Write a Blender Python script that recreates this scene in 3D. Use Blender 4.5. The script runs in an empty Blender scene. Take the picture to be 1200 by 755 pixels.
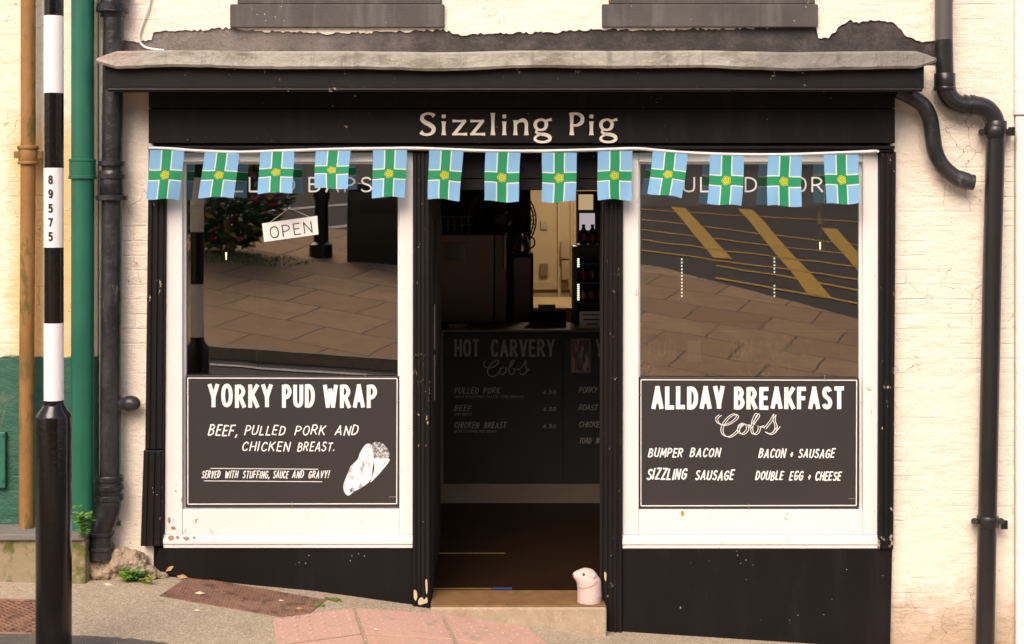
import bpy, bmesh, math, random
from mathutils import Vector, Matrix
rnd = random.Random(7)
S = bpy.context.scene
C = S.collection
R = math.radians
CAMD, CAMZ, PPM, HOR = 8.0, 2.0, 230.0, 233.0      # camera distance, height; px per metre at the shopfront; horizon row

# ---------------------------------------------------------------- camera, sky, sun, exposure
cd = bpy.data.cameras.new('camera'); cam = bpy.data.objects.new('camera', cd); C.objects.link(cam)
cam.location = (0, -CAMD, CAMZ); cam.rotation_euler = (R(90), 0, 0)
cd.sensor_width = 36; cd.lens = 36*CAMD/(1200/PPM); cd.shift_y = -(377.5-HOR)/1200
cd.clip_end = 600; S.camera = cam
w = bpy.data.worlds.new('World'); S.world = w; w.use_nodes = True
nt = w.node_tree; sky = nt.nodes.new('ShaderNodeTexSky'); sky.sky_type = 'NISHITA'; sky.sun_disc = False
SUN_EL, SUN_AZ = 43, -18
sky.sun_elevation = R(SUN_EL); sky.sun_rotation = R(180-SUN_AZ); sky.air_density = 1.0; sky.dust_density = 4.0; sky.ozone_density = 0.6
bg = nt.nodes['Background']; nt.links.new(sky.outputs[0], bg.inputs[0]); bg.inputs[1].default_value = 0.15
sl = bpy.data.lights.new('sun', 'SUN'); so = bpy.data.objects.new('sun', sl); C.objects.link(so)
sl.energy = 1.5; sl.angle = R(40); sl.color = (1, .9, .76); so.rotation_euler = (R(90-SUN_EL), 0, R(SUN_AZ)); so.location = (-5, -12, 14)
vs = S.view_settings; vs.view_transform = 'Standard'; vs.look = 'None'; vs.gamma = 1; vs.use_curve_mapping = False
vs.exposure = 0.60
vs.use_white_balance = True; vs.white_balance_temperature = 6750; vs.white_balance_tint = 15

# ---------------------------------------------------------------- helpers
def W(px, py, d=0.0):
    s = PPM*CAMD/(CAMD+d); return Vector(((px-600)/s, d, CAMZ+(HOR-py)/s))
def tag(o, label=None, cat=None, group=None, kind=None):
    if label: o['label'] = label
    if cat: o['category'] = cat
    if group: o['group'] = group
    if kind: o['kind'] = kind
    return o
def empty(name, loc, label, cat, group=None):
    o = bpy.data.objects.new(name, None); C.objects.link(o); o.location = loc; o.empty_display_size = .1
    return tag(o, label, cat, group)
def origin(p):
    v = Vector((0, 0, 0))
    while p: v += p.location; p = p.parent
    return v
def copy_tree(o, parent=None):
    c = o.copy(); C.objects.link(c); c.parent = parent
    for ch in list(o.children): copy_tree(ch, c)
    return c
def crom(pts, n=8, closed=False):
    P = [Vector(p) for p in pts]
    if len(P) < 3: return P
    out = []; m = len(P)
    for i in range(m if closed else m-1):
        g = lambda k: P[k % m] if closed else P[max(0, min(m-1, k))]
        p0, p1, p2, p3 = g(i-1), g(i), g(i+1), g(i+2)
        for j in range(n):
            t = j/n
            out.append(.5*((2*p1)+(p2-p0)*t+(2*p0-5*p1+4*p2-p3)*t*t+(3*p1-p0-3*p2+p3)*t**3))
    if not closed: out.append(P[-1])
    return out
class MB:
    def __init__(s): s.bm = bmesh.new()
    def box(s, x0, x1, y0, y1, z0, z1):
        v = [s.bm.verts.new((x, y, z)) for x in (x0, x1) for y in (y0, y1) for z in (z0, z1)]
        for f in ((0,1,3,2), (4,6,7,5), (0,4,5,1), (2,3,7,6), (0,2,6,4), (1,5,7,3)): s.bm.faces.new([v[i] for i in f])
        return s
    def prism(s, poly, y0, y1):            # outline in x,z ; extruded in y
        a = [s.bm.verts.new((p[0], y0, p[1])) for p in poly]; b = [s.bm.verts.new((p[0], y1, p[1])) for p in poly]
        n = len(a); s.bm.faces.new(a); s.bm.faces.new(b[::-1])
        for i in range(n): s.bm.faces.new((a[i], b[i], b[(i+1) % n], a[(i+1) % n]))
        return s
    def profx(s, poly, x0, x1):            # outline in y,z ; extruded in x
        a = [s.bm.verts.new((x0, p[0], p[1])) for p in poly]; b = [s.bm.verts.new((x1, p[0], p[1])) for p in poly]
        n = len(a); s.bm.faces.new(a); s.bm.faces.new(b[::-1])
        for i in range(n): s.bm.faces.new((a[i], b[i], b[(i+1) % n], a[(i+1) % n]))
        return s
    def slab(s, poly, h):                   # 3-D outline, extruded upward
        a = [s.bm.verts.new(p) for p in poly]; b = [s.bm.verts.new((p[0], p[1], p[2]+h)) for p in poly]
        n = len(a); s.bm.faces.new(a[::-1]); s.bm.faces.new(b)
        for i in range(n): s.bm.faces.new((a[i], a[(i+1) % n], b[(i+1) % n], b[i]))
        return s
    def tube(s, path, r, n=14, cap=True):
        P = [Vector(p) for p in path]; rs = r if isinstance(r, (list, tuple)) else [r]*len(P)
        rings = []; up = None
        for i, p in enumerate(P):
            t = (P[min(i+1, len(P)-1)]-P[max(i-1, 0)]).normalized()
            if up is None:
                up = t.orthogonal().normalized()
            up = (up-t*up.dot(t)).normalized(); sd = t.cross(up)
            rings.append([s.bm.verts.new(p+rs[i]*(math.cos(a)*up+math.sin(a)*sd)) for a in [2*math.pi*k/n for k in range(n)]])
        for a, b in zip(rings, rings[1:]):
            for k in range(n): s.bm.faces.new((a[k], a[(k+1) % n], b[(k+1) % n], b[k]))
        if cap: s.bm.faces.new(rings[0][::-1]); s.bm.faces.new(rings[-1])
        return s
    def lathe(s, c, prof, n=24):            # prof of (r, z) about vertical axis at c
        return s.tube([(c[0], c[1], c[2]+z) for r, z in prof], [max(r, 1e-4) for r, z in prof], n)
    def ball(s, c, r, sq=(1, 1, 1), sub=2):
        m = Matrix.Translation(c) @ Matrix.Diagonal((r*sq[0], r*sq[1], r*sq[2], 1))
        bmesh.ops.create_icosphere(s.bm, subdivisions=sub, radius=1, matrix=m); return s
    def build(s, name, m, parent=None, bev=0, smooth=False, seg=2):
        bmesh.ops.recalc_face_normals(s.bm, faces=s.bm.faces[:])
        o3 = origin(parent)
        if o3.length: bmesh.ops.translate(s.bm, verts=s.bm.verts[:], vec=-o3)
        me = bpy.data.meshes.new(name); s.bm.to_mesh(me); s.bm.free()
        for mm in (m if isinstance(m, list) else [m]): me.materials.append(mm)
        if smooth:
            me.polygons.foreach_set('use_smooth', [True]*len(me.polygons))
            me.set_sharp_from_angle(angle=R(40))
        o = bpy.data.objects.new(name, me); C.objects.link(o); o.parent = parent
        if bev:
            b = o.modifiers.new('bevel', 'BEVEL'); b.width = bev; b.segments = seg; b.limit_method = 'ANGLE'; b.angle_limit = R(35)
        return o
def recenter(o):                            # move a lone mesh's origin to its base
    me = o.data; xs = [v.co for v in me.vertices]
    c = Vector((sum(v.x for v in xs)/len(xs), sum(v.y for v in xs)/len(xs), min(v.z for v in xs)))
    me.transform(Matrix.Translation(-c)); o.location = c; return o

# ---------------------------------------------------------------- materials
X0 = lambda px: (px-600)/PPM+2.348      # x in the left house's own frame
class N:
    def __init__(s, name):
        s.m = bpy.data.materials.new(name); s.m.use_nodes = True; s.t = s.m.node_tree
        s.b = s.t.nodes['Principled BSDF']; s.out = s.t.nodes['Material Output']
        s.co = s.t.nodes.new('ShaderNodeTexCoord')
    def new(s, ty, **k):
        n = s.t.nodes.new(ty)
        for a, v in k.items(): setattr(n, a, v)
        return n
    def put(s, v, sock):
        if hasattr(v, 'links') or hasattr(v, 'is_output'): s.t.links.new(v, sock)
        elif isinstance(v, (tuple, list)) and len(v) == 3 and sock.type == 'RGBA': sock.default_value = (*v, 1)
        else: sock.default_value = v
    def math(s, op, a, b=0.0, c=0.0, clamp=False):
        n = s.new('ShaderNodeMath', operation=op, use_clamp=clamp)
        s.put(a, n.inputs[0]); s.put(b, n.inputs[1]); s.put(c, n.inputs[2]); return n.outputs[0]
    def noise(s, scale, detail=4, rough=.6, vec=None, stretch=None, out=0, dist=0):
        n = s.new('ShaderNodeTexNoise'); n.inputs['Scale'].default_value = scale; n.inputs['Detail'].default_value = detail
        n.inputs['Roughness'].default_value = rough; n.inputs['Distortion'].default_value = dist
        v = vec or s.co.outputs['Object']
        if stretch:
            mp = s.new('ShaderNodeMapping'); mp.inputs['Scale'].default_value = stretch; s.put(v, mp.inputs[0]); v = mp.outputs[0]
        s.put(v, n.inputs['Vector']); return n.outputs[out]
    def voro(s, scale, feature='F1', out='Distance', vec=None):
        n = s.new('ShaderNodeTexVoronoi', feature=feature); n.inputs['Scale'].default_value = scale
        s.put(vec or s.co.outputs['Object'], n.inputs['Vector']); return n.outputs[out]
    def step(s, v, a, b):
        n = s.new('ShaderNodeMapRange', interpolation_type='SMOOTHSTEP'); s.put(v, n.inputs[0])
        n.inputs[1].default_value = a; n.inputs[2].default_value = b; return n.outputs[0]
    def mix(s, f, a, b):
        n = s.new('ShaderNodeMix', data_type='RGBA'); s.put(f, n.inputs[0]); s.put(a, n.inputs[6]); s.put(b, n.inputs[7]); return n.outputs[2]
    def xyz(s, v=None):
        n = s.new('ShaderNodeSeparateXYZ'); s.put(v or s.co.outputs['Object'], n.inputs[0]); return n.outputs
    def comb(s, x, y, z=0.0):
        n = s.new('ShaderNodeCombineXYZ'); s.put(x, n.inputs[0]); s.put(y, n.inputs[1]); s.put(z, n.inputs[2]); return n.outputs[0]
    def bump(s, h, strength=.3, dist=.01, prev=None):
        n = s.new('ShaderNodeBump'); n.inputs['Strength'].default_value = strength; n.inputs['Distance'].default_value = dist
        s.put(h, n.inputs['Height'])
        if prev: s.put(prev, n.inputs['Normal'])
        return n.outputs[0]
    def done(s, color, rough=.6, normal=None, metal=0.0, spec=None):
        s.put(color, s.b.inputs['Base Color']); s.put(rough, s.b.inputs['Roughness']); s.b.inputs['Metallic'].default_value = metal
        if normal: s.put(normal, s.b.inputs['Normal'])
        if spec is not None: s.b.inputs['Specular IOR Level'].default_value = spec
        return s.m
def plain(name, col, rough=.5, var=.25, vs_=6, bump=.15, bs=60, metal=0, spec=None):
    n = N(name); f = n.noise(vs_, 5)
    c = n.mix(f, tuple(x*(1-var) for x in col), tuple(min(1, x*(1+var)) for x in col))
    return n.done(c, rough, n.bump(n.noise(bs, 4), bump, .004), metal, spec)
def painted_wood(name, col, chip, chipcol, rough=.42, grain=(3, 60, 60), bump=.25, dirt=.3, spec=.5):
    n = N(name); g = n.noise(6, 6, .65, stretch=grain); big = n.noise(3, 4)
    c = n.mix(big, tuple(x*(1-dirt) for x in col), tuple(min(1, x*(1+dirt)) for x in col))
    c = n.mix(n.math('MULTIPLY', n.step(n.noise(11, 5, .65, stretch=(1, 1, .12)), .5, .72), .55), c, tuple(min(.7, q*2.1+.002) for q in col))
    ch = n.noise(26, 5, .7, stretch=(1, 1, .8)); zone = n.noise(1.7, 2)
    m = n.step(n.math('ADD', ch, n.math('MULTIPLY', zone, .35)), chip, chip+.03)
    sp = n.step(n.voro(42), .13, .08)
    sp = n.math('MULTIPLY', sp, n.step(n.noise(7, 2), .63, .66))
    m = n.math('MAXIMUM', m, sp)
    c = n.mix(m, c, chipcol)
    nb = n.bump(g, bump, .004); nb = n.bump(m, -.4, .002, nb)
    return n.done(c, n.math('ADD', rough-.08, n.math('MULTIPLY', n.noise(14, 4), .2)), nb, spec=spec)
def painted_brick(name, col, col2, dirt, mort=.25, bw=.225, bh=.075, zstain=None, split=None, lowcol=None, crack=.5, dirtamt=1.0, rustx=None, bump=.45):
    n = N(name); x, y, z = n.xyz(n.co.outputs['Object'])
    wob = n.noise(2.2, 3, out=1); wv = n.xyz(wob)
    ux = n.math('ADD', x, n.math('MULTIPLY', wv[0], .03)); uz = n.math('ADD', z, n.math('MULTIPLY', wv[1], .03))
    br = n.new('ShaderNodeTexBrick'); n.put(n.comb(ux, uz), br.inputs['Vector'])
    br.inputs['Scale'].default_value = 1; br.inputs['Brick Width'].default_value = bw; br.inputs['Row Height'].default_value = bh
    br.inputs['Mortar Size'].default_value = .007; br.inputs['Mortar Smooth'].default_value = .8
    br.inputs['Color1'].default_value = (1, 1, 1, 1); br.inputs['Color2'].default_value = (.75, .75, .75, 1); br.inputs['Mortar'].default_value = (0, 0, 0, 1)
    vis = n.step(n.noise(1.8, 3), .46, .68)
    f = n.noise(3.5, 6, .6); c = n.mix(f, col, col2)
    mo = n.math('MULTIPLY', n.math('MULTIPLY', br.outputs['Fac'], vis), mort); c = n.mix(mo, c, dirt)
    if rustx is not None:
        dx = n.math('ABSOLUTE', n.math('SUBTRACT', x, rustx)); rs = n.step(n.math('ADD', dx, n.math('MULTIPLY', n.noise(5, 6, .7, stretch=(1, 1, .5)), .20)), .34, .18); zr = n.math('MULTIPLY', n.step(z, 2.55, 2.2), n.step(z, .9, 1.25)); c = n.mix(n.math('MULTIPLY', n.math('MULTIPLY', rs, zr), .8), c, (.78, .42, .09))
    if split is not None:
        low = n.step(n.math('ADD', z, n.math('MULTIPLY', n.noise(9, 4), .05)), split+.03, split+.015)
        lc = n.mix(n.noise(7, 5), lowcol, tuple(q*.7 for q in lowcol)); c = n.mix(low, c, lc)
    lg = n.step(n.noise(1.1, 5, .65), .5, .8); c = n.mix(n.math('MULTIPLY', lg, .35*dirtamt), c, tuple(q*.7 for q in col))
    ed = n.step(n.noise(17, 7, .75, stretch=(.5, 1, 1.6)), .64, .70); c = n.mix(n.math('MULTIPLY', ed, .55*dirtamt), c, tuple(q*1.1 for q in dirt))
    # peeling cracks and blotchy stains
    cr = n.step(n.voro(6.5, 'DISTANCE_TO_EDGE', vec=n.new_vec(.18)), .012, .002)
    crm = n.math('MULTIPLY', cr, n.math('MULTIPLY', n.step(n.noise(2.4, 4), .5, .62), crack)); c = n.mix(crm, c, tuple(q*.5 for q in dirt))
    st = n.step(n.noise(5, 7, .7, stretch=(1, 1, .7)), .6, .8); c = n.mix(n.math('MULTIPLY', st, .45*dirtamt), c, dirt)
    pt = n.step(n.math('ADD', n.noise(30, 5, .75), n.math('MULTIPLY', n.noise(1.9, 2), .5)), .93, .97); c = n.mix(n.math('MULTIPLY', pt, .8), c, tuple(q*.55 for q in dirt))
    if zstain is not None:
        zs = n.step(n.math('ADD', z, n.math('MULTIPLY', n.noise(6, 6, .7), .6)), zstain+.55, zstain+.15)
        c = n.mix(n.math('MULTIPLY', zs, .75), c, dirt)
    hgt = n.math('ADD', n.math('MULTIPLY', n.math('MULTIPLY', br.outputs['Fac'], vis), -.22), n.math('MULTIPLY', n.noise(8, 7, .68, stretch=(.7, 1, 1.3)), 1.5))
    nb = n.bump(hgt, bump, .016); nb = n.bump(n.noise(70, 4), .2, .004, nb); nb = n.bump(crm, -.5, .004, nb)
    return n.done(c, .62, nb)
def _nv(s, k):
    a = s.noise(4, 4, out=1); v = s.new('ShaderNodeVectorMath', operation='MULTIPLY_ADD'); s.put(a, v.inputs[0]); v.inputs[1].default_value = (k, k, k); s.put(s.co.outputs['Object'], v.inputs[2]); return v.outputs[0]
N.new_vec = _nv
def emit(name, col, st):
    n = N(name); n.b.inputs['Base Color'].default_value = (*col, 1); n.b.inputs['Emission Color'].default_value = (*col, 1); n.b.inputs['Emission Strength'].default_value = st; return n.m

BLACKW = painted_wood('black_gloss_paint', (.0055, .0043, .004), .89, (.30, .25, .19), rough=.52, spec=.2)
BLACKW2 = painted_wood('black_paint_worn', (.0055, .0045, .0043), .845, (.40, .33, .24), rough=.5, grain=(1.2, 30, 30), spec=.25)
BLACKS = painted_wood('black_sheet_paint', (.0055, .0044, .0042), .93, (.45, .4, .33), bump=.08, rough=.5, spec=.2)
WHITEW = painted_wood('white_gloss_paint', (.74, .715, .685), .86, (.36, .26, .17), bump=.12, dirt=.06, rough=.4)
CREAM = painted_brick('cream_masonry_paint', (.78, .68, .55), (.85, .77, .66), (.40, .25, .15), .07, zstain=-.1, bump=.8, crack=.8)
CREAM2 = painted_brick('pale_yellow_masonry', (.74, .68, .50), (.82, .77, .64), (.48, .30, .11), .06, split=1.2, lowcol=(.022, .115, .075), rustx=X0(50), bump=.6, crack=.8)
PINKW = painted_brick('white_render', (.80, .73, .69), (.84, .78, .74), (.6, .5, .42), .12, crack=.15, dirtamt=.2)
GREYST = painted_wood('dark_painted_stone', (.070, .063, .058), .865, (.66, .62, .55), rough=.75, grain=(12, 18, 18), bump=.5, dirt=.5)
def mk_mortar():
    n = N('grey_mortar'); x, y, z = n.xyz(); f = n.math('ADD', n.math('MULTIPLY', n.noise(6, 7, .72), .8), n.math('MULTIPLY', n.step(x, .2, -1.6), .34)); c = n.mix(n.step(f, .28, .9), (.045, .040, .037), (.29, .245, .225))
    return n.done(c, .85, n.bump(n.noise(16, 8, .78), 1.0, .03))
MORTAR = mk_mortar()
def mk_lead():
    n = N('weathered_lead'); x, y, z = n.xyz()
    c = n.mix(n.noise(4, 6, .7), (.22, .205, .17), (.44, .41, .345)); sp = n.step(n.noise(40, 5, .75), .6, .72)
    c = n.mix(n.math('MULTIPLY', sp, .6), c, (.62, .58, .5)); c = n.mix(n.math('MULTIPLY', n.step(n.noise(3.2, 6, .7, stretch=(1, 1, 3)), .5, .62), .7), c, (.16, .145, .10))
    x, y, z = n.xyz(); c = n.mix(n.math('MULTIPLY', n.step(x, 1.195, 1.215), .55), c, (.13, .125, .12)); c = n.mix(n.step(x, -1.75, -1.95), c, (.36, .29, .25))
    stq = n.step(n.noise(7, 6, .7, stretch=(3, 1, .25)), .52, .68); c = n.mix(n.math('MULTIPLY', stq, .5), c, (.12, .11, .09))
    return n.done(c, .55, n.bump(n.noise(11, 6, .65), .7, .02), .15)
LEAD = mk_lead()
def mk_iron(name, a, b, rust, rough=.38, amt=.62, sc=4, bp=.25):
    n = N(name); c = n.mix(n.step(n.noise(sc, 6, .65, stretch=(1, 1, .4)), .3, .7), a, b); r = n.step(n.noise(12, 6, .7, stretch=(1, 1, .35)), amt, amt+.12)
    c = n.mix(r, c, rust); return n.done(c, n.math('ADD', rough, n.math('MULTIPLY', r, .3)), n.bump(n.noise(45 if bp < .5 else 20, 5), bp, .004 if bp < .5 else .01))
BPIPE = mk_iron('black_pipe_paint', (.006, .006, .0065), (.038, .036, .037), (.11, .095, .085), .34, .60, 9, .6)
BPIPE2 = mk_iron('black_plastic_pipe', (.012, .012, .012), (.018, .017, .017), (.08, .07, .06), .28, .74)
GPIPE = mk_iron('green_pipe_paint', (.008, .10, .06), (.016, .14, .085), (.06, .15, .10), .34, .64)
RPIPE = mk_iron('rusty_pipe', (.21, .095, .022), (.33, .17, .05), (.13, .10, .025), .7, .5)
POLEB = mk_iron('black_pole_paint', (.0045, .0036, .0034), (.007, .0055, .005), (.16, .14, .12), .16, .80)
POLEW = mk_iron('white_pole_paint', (.80, .76, .74), (.84, .80, .78), (.5, .45, .4), .3, .8)
def mk_asphalt(name, a, b, speck, fine=230):
    n = N(name); c = n.mix(n.noise(1.3, 5, .6), a, b)
    v = n.voro(fine, out='Color'); vx = n.xyz(v)[0]
    c = n.mix(n.math('MULTIPLY', n.step(vx, .55, 1), .55), c, speck); c = n.mix(n.math('MULTIPLY', n.step(vx, .3, 0), .45), c, tuple(q*.45 for q in a))
    sp = n.math('MULTIPLY', n.step(n.voro(38), .16, .1), n.step(n.noise(9, 2), .5, .56)); c = n.mix(sp, c, (.6, .55, .45))
    dk = n.step(n.noise(4.2, 6, .7), .56, .75); c = n.mix(n.math('MULTIPLY', dk, .5), c, tuple(q*.5 for q in a))
    gm = n.math('MULTIPLY', n.step(n.voro(7), .10, .08), n.step(n.noise(3, 2), .5, .55)); c = n.mix(n.math('MULTIPLY', gm, .55), c, tuple(q*.35 for q in a))
    return n.done(c, .85, n.bump(n.noise(5, 5), .35, .03, n.bump(vx, .6, .005)))
ASPH = mk_asphalt('worn_footway_asphalt', (.27, .21, .14), (.46, .365, .245), (.68, .59, .46), 170)
ASPHD = mk_asphalt('dark_trench_asphalt', (.075, .068, .058), (.10, .09, .075), (.20, .18, .15))
ROADM = mk_asphalt('road_asphalt', (.06, .047, .036), (.09, .07, .052), (.13, .12, .1), 120)
def mk_flags():
    n = N('stone_flags'); x, y, z = n.xyz(); br = n.new('ShaderNodeTexBrick')
    wv = n.xyz(n.noise(1.2, 3, out=1)); u = n.math('ADD', x, n.math('MULTIPLY', wv[0], .12)); v = n.math('ADD', y, n.math('MULTIPLY', wv[1], .12))
    mp = n.new('ShaderNodeMapping'); mp.inputs['Rotation'].default_value = (0, 0, R(-22)); n.put(n.comb(u, v), mp.inputs[0]); n.put(mp.outputs[0], br.inputs['Vector']); br.inputs['Scale'].default_value = 1; br.inputs['Brick Width'].default_value = 1.0; br.inputs['Row Height'].default_value = .82
    br.inputs['Mortar Size'].default_value = .016; br.inputs['Color1'].default_value = (.48, .275, .125, 1); br.inputs['Color2'].default_value = (.70, .43, .21, 1); br.inputs['Mortar'].default_value = (.13, .085, .05, 1)
    c = n.mix(n.step(n.noise(3, 6, .7), .4, .75), br.outputs['Color'], (.42, .27, .15))
    return n.done(c, .8, n.bump(n.noise(20, 5), .4, .01))
FLAGS = mk_flags()
def mk_stone(name, a, b, moss=None, mt=.5, sc=6):
    n = N(name); c = n.mix(n.noise(sc, 6, .65), a, b)
    c = n.mix(n.math('MULTIPLY', n.step(n.noise(90, 3), .55, .75), .4), c, tuple(min(1, q*1.5) for q in b))
    if moss: c = n.mix(n.step(n.noise(7, 6, .7), mt, mt+.15), c, moss)
    return n.done(c, .85, n.bump(n.noise(35, 6, .7), .55, .008))
STEP = mk_stone('gritstone_step', (.24, .17, .10), (.50, .40, .28), sc=14)
LEDGE = mk_stone('mossy_ledge', (.22, .17, .10), (.34, .28, .17), (.10, .11, .018), .47)
CAPST = mk_stone('slate_ledge_top', (.13, .12, .105), (.22, .20, .175), (.12, .12, .04), .62)
MOUND = mk_stone('crumbling_mortar', (.24, .165, .10), (.47, .37, .26), (.09, .10, .018), .50, 10)
PINK = mk_stone('pink_tactile_paving', (.44, .25, .185), (.62, .385, .295), (.38, .275, .205), .53, 7)
CAST = mk_iron('rusted_cast_iron', (.17, .085, .05), (.25, .135, .085), (.11, .06, .038), .65, .5)
BOARD = plain('black_menu_board', (.026, .0215, .020), .5, .18, 3, .05, 40)
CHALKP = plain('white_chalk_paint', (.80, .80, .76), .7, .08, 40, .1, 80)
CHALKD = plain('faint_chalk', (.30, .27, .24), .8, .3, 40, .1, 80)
VINYLW = plain('white_vinyl', (.80, .78, .74), .5, .03, 5, 0, 50)
SIGNL = plain('cream_sign_lettering', (.86, .78, .64), .5, .06, 10, .08, 60)
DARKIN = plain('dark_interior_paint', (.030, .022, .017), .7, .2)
VINYLB = plain('black_window_vinyl', (.010, .009, .009), .5, .1)
def mk_glass():
    n = N('window_glass'); t = n.t
    g = n.new('ShaderNodeBsdfGlossy'); g.inputs['Roughness'].default_value = .009; g.inputs['Color'].default_value = (1, .96, .90, 1)
    tr = n.new('ShaderNodeBsdfTransparent'); tr.inputs[0].default_value = (.86, .88, .86, 1)
    nb = n.bump(n.noise(1.6, 2), .03, .01)
    n.put(nb, g.inputs['Normal'])
    fr = n.new('ShaderNodeFresnel'); fr.inputs['IOR'].default_value = 2.75
    mx = n.new('ShaderNodeMixShader'); n.put(fr.outputs[0], mx.inputs[0]); n.put(tr.outputs[0], mx.inputs[1]); n.put(g.outputs[0], mx.inputs[2]); n.put(mx.outputs[0], n.out.inputs[0])
    return n.m
GLASS = mk_glass()

# ---------------------------------------------------------------- drawn lettering: every glyph is a set of strokes
G = {}
def gl(ch, wd, s):
    st = []
    for part in s.split(';'):
        q = part.split(); st.append((q[0], [tuple(float(v) for v in p.split(',')) for p in q[1:]]))
    G[ch] = (wd, st)
gl('A', .56, 'l 0,0 .28,1; l .28,1 .56,0; l .1,.3 .46,.3')
gl('B', .48, 'l 0,0 0,1; c 0,1 .28,.98 .42,.77 .28,.56 0,.53; c 0,.53 .33,.5 .48,.27 .33,.03 0,0')
gl('C', .48, 'c .47,.78 .4,.95 .25,1 .08,.87 0,.5 .08,.13 .25,0 .4,.05 .48,.22')
gl('D', .5, 'l 0,0 0,1; c 0,1 .26,.97 .45,.78 .5,.5 .45,.22 .26,.03 0,0')
gl('E', .4, 'l 0,0 0,1; l 0,1 .4,1; l 0,.52 .34,.52; l 0,0 .4,0')
gl('F', .4, 'l 0,0 0,1; l 0,1 .4,1; l 0,.5 .34,.5')
gl('G', .5, 'c .48,.8 .4,.96 .26,1 .08,.87 0,.5 .08,.13 .26,0 .42,.06 .5,.2; l .5,.15 .5,.46; l .3,.46 .5,.46')
gl('H', .5, 'l 0,0 0,1; l .5,0 .5,1; l 0,.5 .5,.5')
gl('I', .04, 'l .02,0 .02,1')
gl('K', .5, 'l 0,0 0,1; l .48,1 0,.42; l .14,.58 .5,0')
gl('L', .38, 'l 0,1 0,0; l 0,0 .38,0')
gl('M', .66, 'l 0,0 .06,1; l .06,1 .33,.25; l .33,.25 .6,1; l .6,1 .66,0')
gl('N', .5, 'l 0,0 0,1; l 0,1 .5,0; l .5,0 .5,1')
gl('O', .54, 'o .27,1 .07,.86 0,.5 .07,.14 .27,0 .47,.14 .54,.5 .47,.86')
gl('P', .46, 'l 0,0 0,1; c 0,1 .3,.98 .46,.73 .3,.48 0,.44')
gl('R', .5, 'l 0,0 0,1; c 0,1 .3,.98 .46,.74 .3,.5 0,.46; l .22,.48 .5,0')
gl('S', .46, 'c .44,.84 .35,.97 .23,1 .08,.94 .03,.77 .1,.6 .25,.51 .4,.4 .46,.22 .38,.06 .23,0 .08,.04 0,.17')
gl('T', .46, 'l .23,0 .23,1; l 0,1 .46,1')
gl('U', .5, 'l 0,1 0,.3; c 0,.3 .06,.08 .25,0 .44,.08 .5,.3; l .5,.3 .5,1')
gl('V', .52, 'l 0,1 .26,0; l .26,0 .52,1')
gl('W', .78, 'l 0,1 .2,0; l .2,0 .39,.8; l .39,.8 .58,0; l .58,0 .78,1')
gl('X', .5, 'l 0,0 .5,1; l 0,1 .5,0')
gl('Y', .52, 'l 0,1 .26,.42; l .26,.42 .52,1; l .26,.42 .26,0')
gl('y', .52, 'l 0,1 .27,.14; l .52,1 .27,.14; l .27,.16 .27,0')
gl('Z', .46, 'l 0,1 .46,1; l .46,1 0,0; l 0,0 .46,0')
gl(',', .1, 'l .08,.08 0,-.16')
gl('.', .06, 'l .02,0 .06,.03')
gl('!', .1, 'l .05,.3 .1,1; l .03,0 .04,.06')
gl('+', .34, 'l 0,.35 .34,.35; l .17,.15 .17,.55')
gl('8', .46, 'o .23,1 .05,.92 .05,.66 .23,.54 .41,.66 .41,.92; o .23,.54 .03,.42 .0,.22 .1,.03 .23,0 .36,.03 .46,.22 .43,.42')
gl('9', .46, 'o .23,1 .04,.9 .0,.7 .06,.5 .23,.43 .4,.5 .46,.7 .42,.9; c .46,.7 .46,.35 .36,.05 .2,0 .06,.05 .02,.16')
gl('5', .46, 'l .42,1 .06,1; l .06,1 .04,.55; c .04,.55 .2,.64 .38,.57 .46,.33 .4,.1 .22,0 .06,.05 0,.17')
gl('7', .46, 'l 0,1 .46,1; l .46,1 .16,0')
gl('4', .5, 'l .36,0 .36,1; l .36,1 0,.3; l 0,.3 .5,.3')
gl('0', .46, 'o .23,1 .05,.86 0,.5 .05,.14 .23,0 .41,.14 .46,.5 .41,.86')
gl('6', .46, 'c .4,.95 .2,1 .05,.75 0,.35 .06,.08 .23,0 .4,.08 .46,.3 .38,.52 .22,.58 .05,.48 .0,.3')
def ribbon(mb, pts, hw, y, thick=0.0):      # pts in world x,z
    n = len(pts); ws = hw if isinstance(hw, list) else [hw]*n; L, Q = [], []
    for i in range(n):
        t = (pts[min(i+1, n-1)]-pts[max(i-1, 0)])
        if t.length < 1e-9: t = Vector((1, 0))
        t.normalize(); nr = Vector((-t.y, t.x))
        L.append(pts[i]+nr*ws[i]); Q.append(pts[i]-nr*ws[i])
    bm = mb.bm
    a = [bm.verts.new((p.x, y, p.y)) for p in L]; b = [bm.verts.new((p.x, y, p.y)) for p in Q]
    for i in range(n-1): bm.faces.new((a[i], a[i+1], b[i+1], b[i]))
    if thick:
        for row in (a, b):
            c = [bm.verts.new((v.co.x, y+thick, v.co.z)) for v in row]
            for i in range(n-1): bm.faces.new((row[i], row[i+1], c[i+1], c[i]))
        for k in (0, n-1):
            p, q = a[k], b[k]; bm.faces.new((p, q, bm.verts.new((q.co.x, y+thick, q.co.z)), bm.verts.new((p.co.x, y+thick, p.co.z))))
YO = [0]
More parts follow.
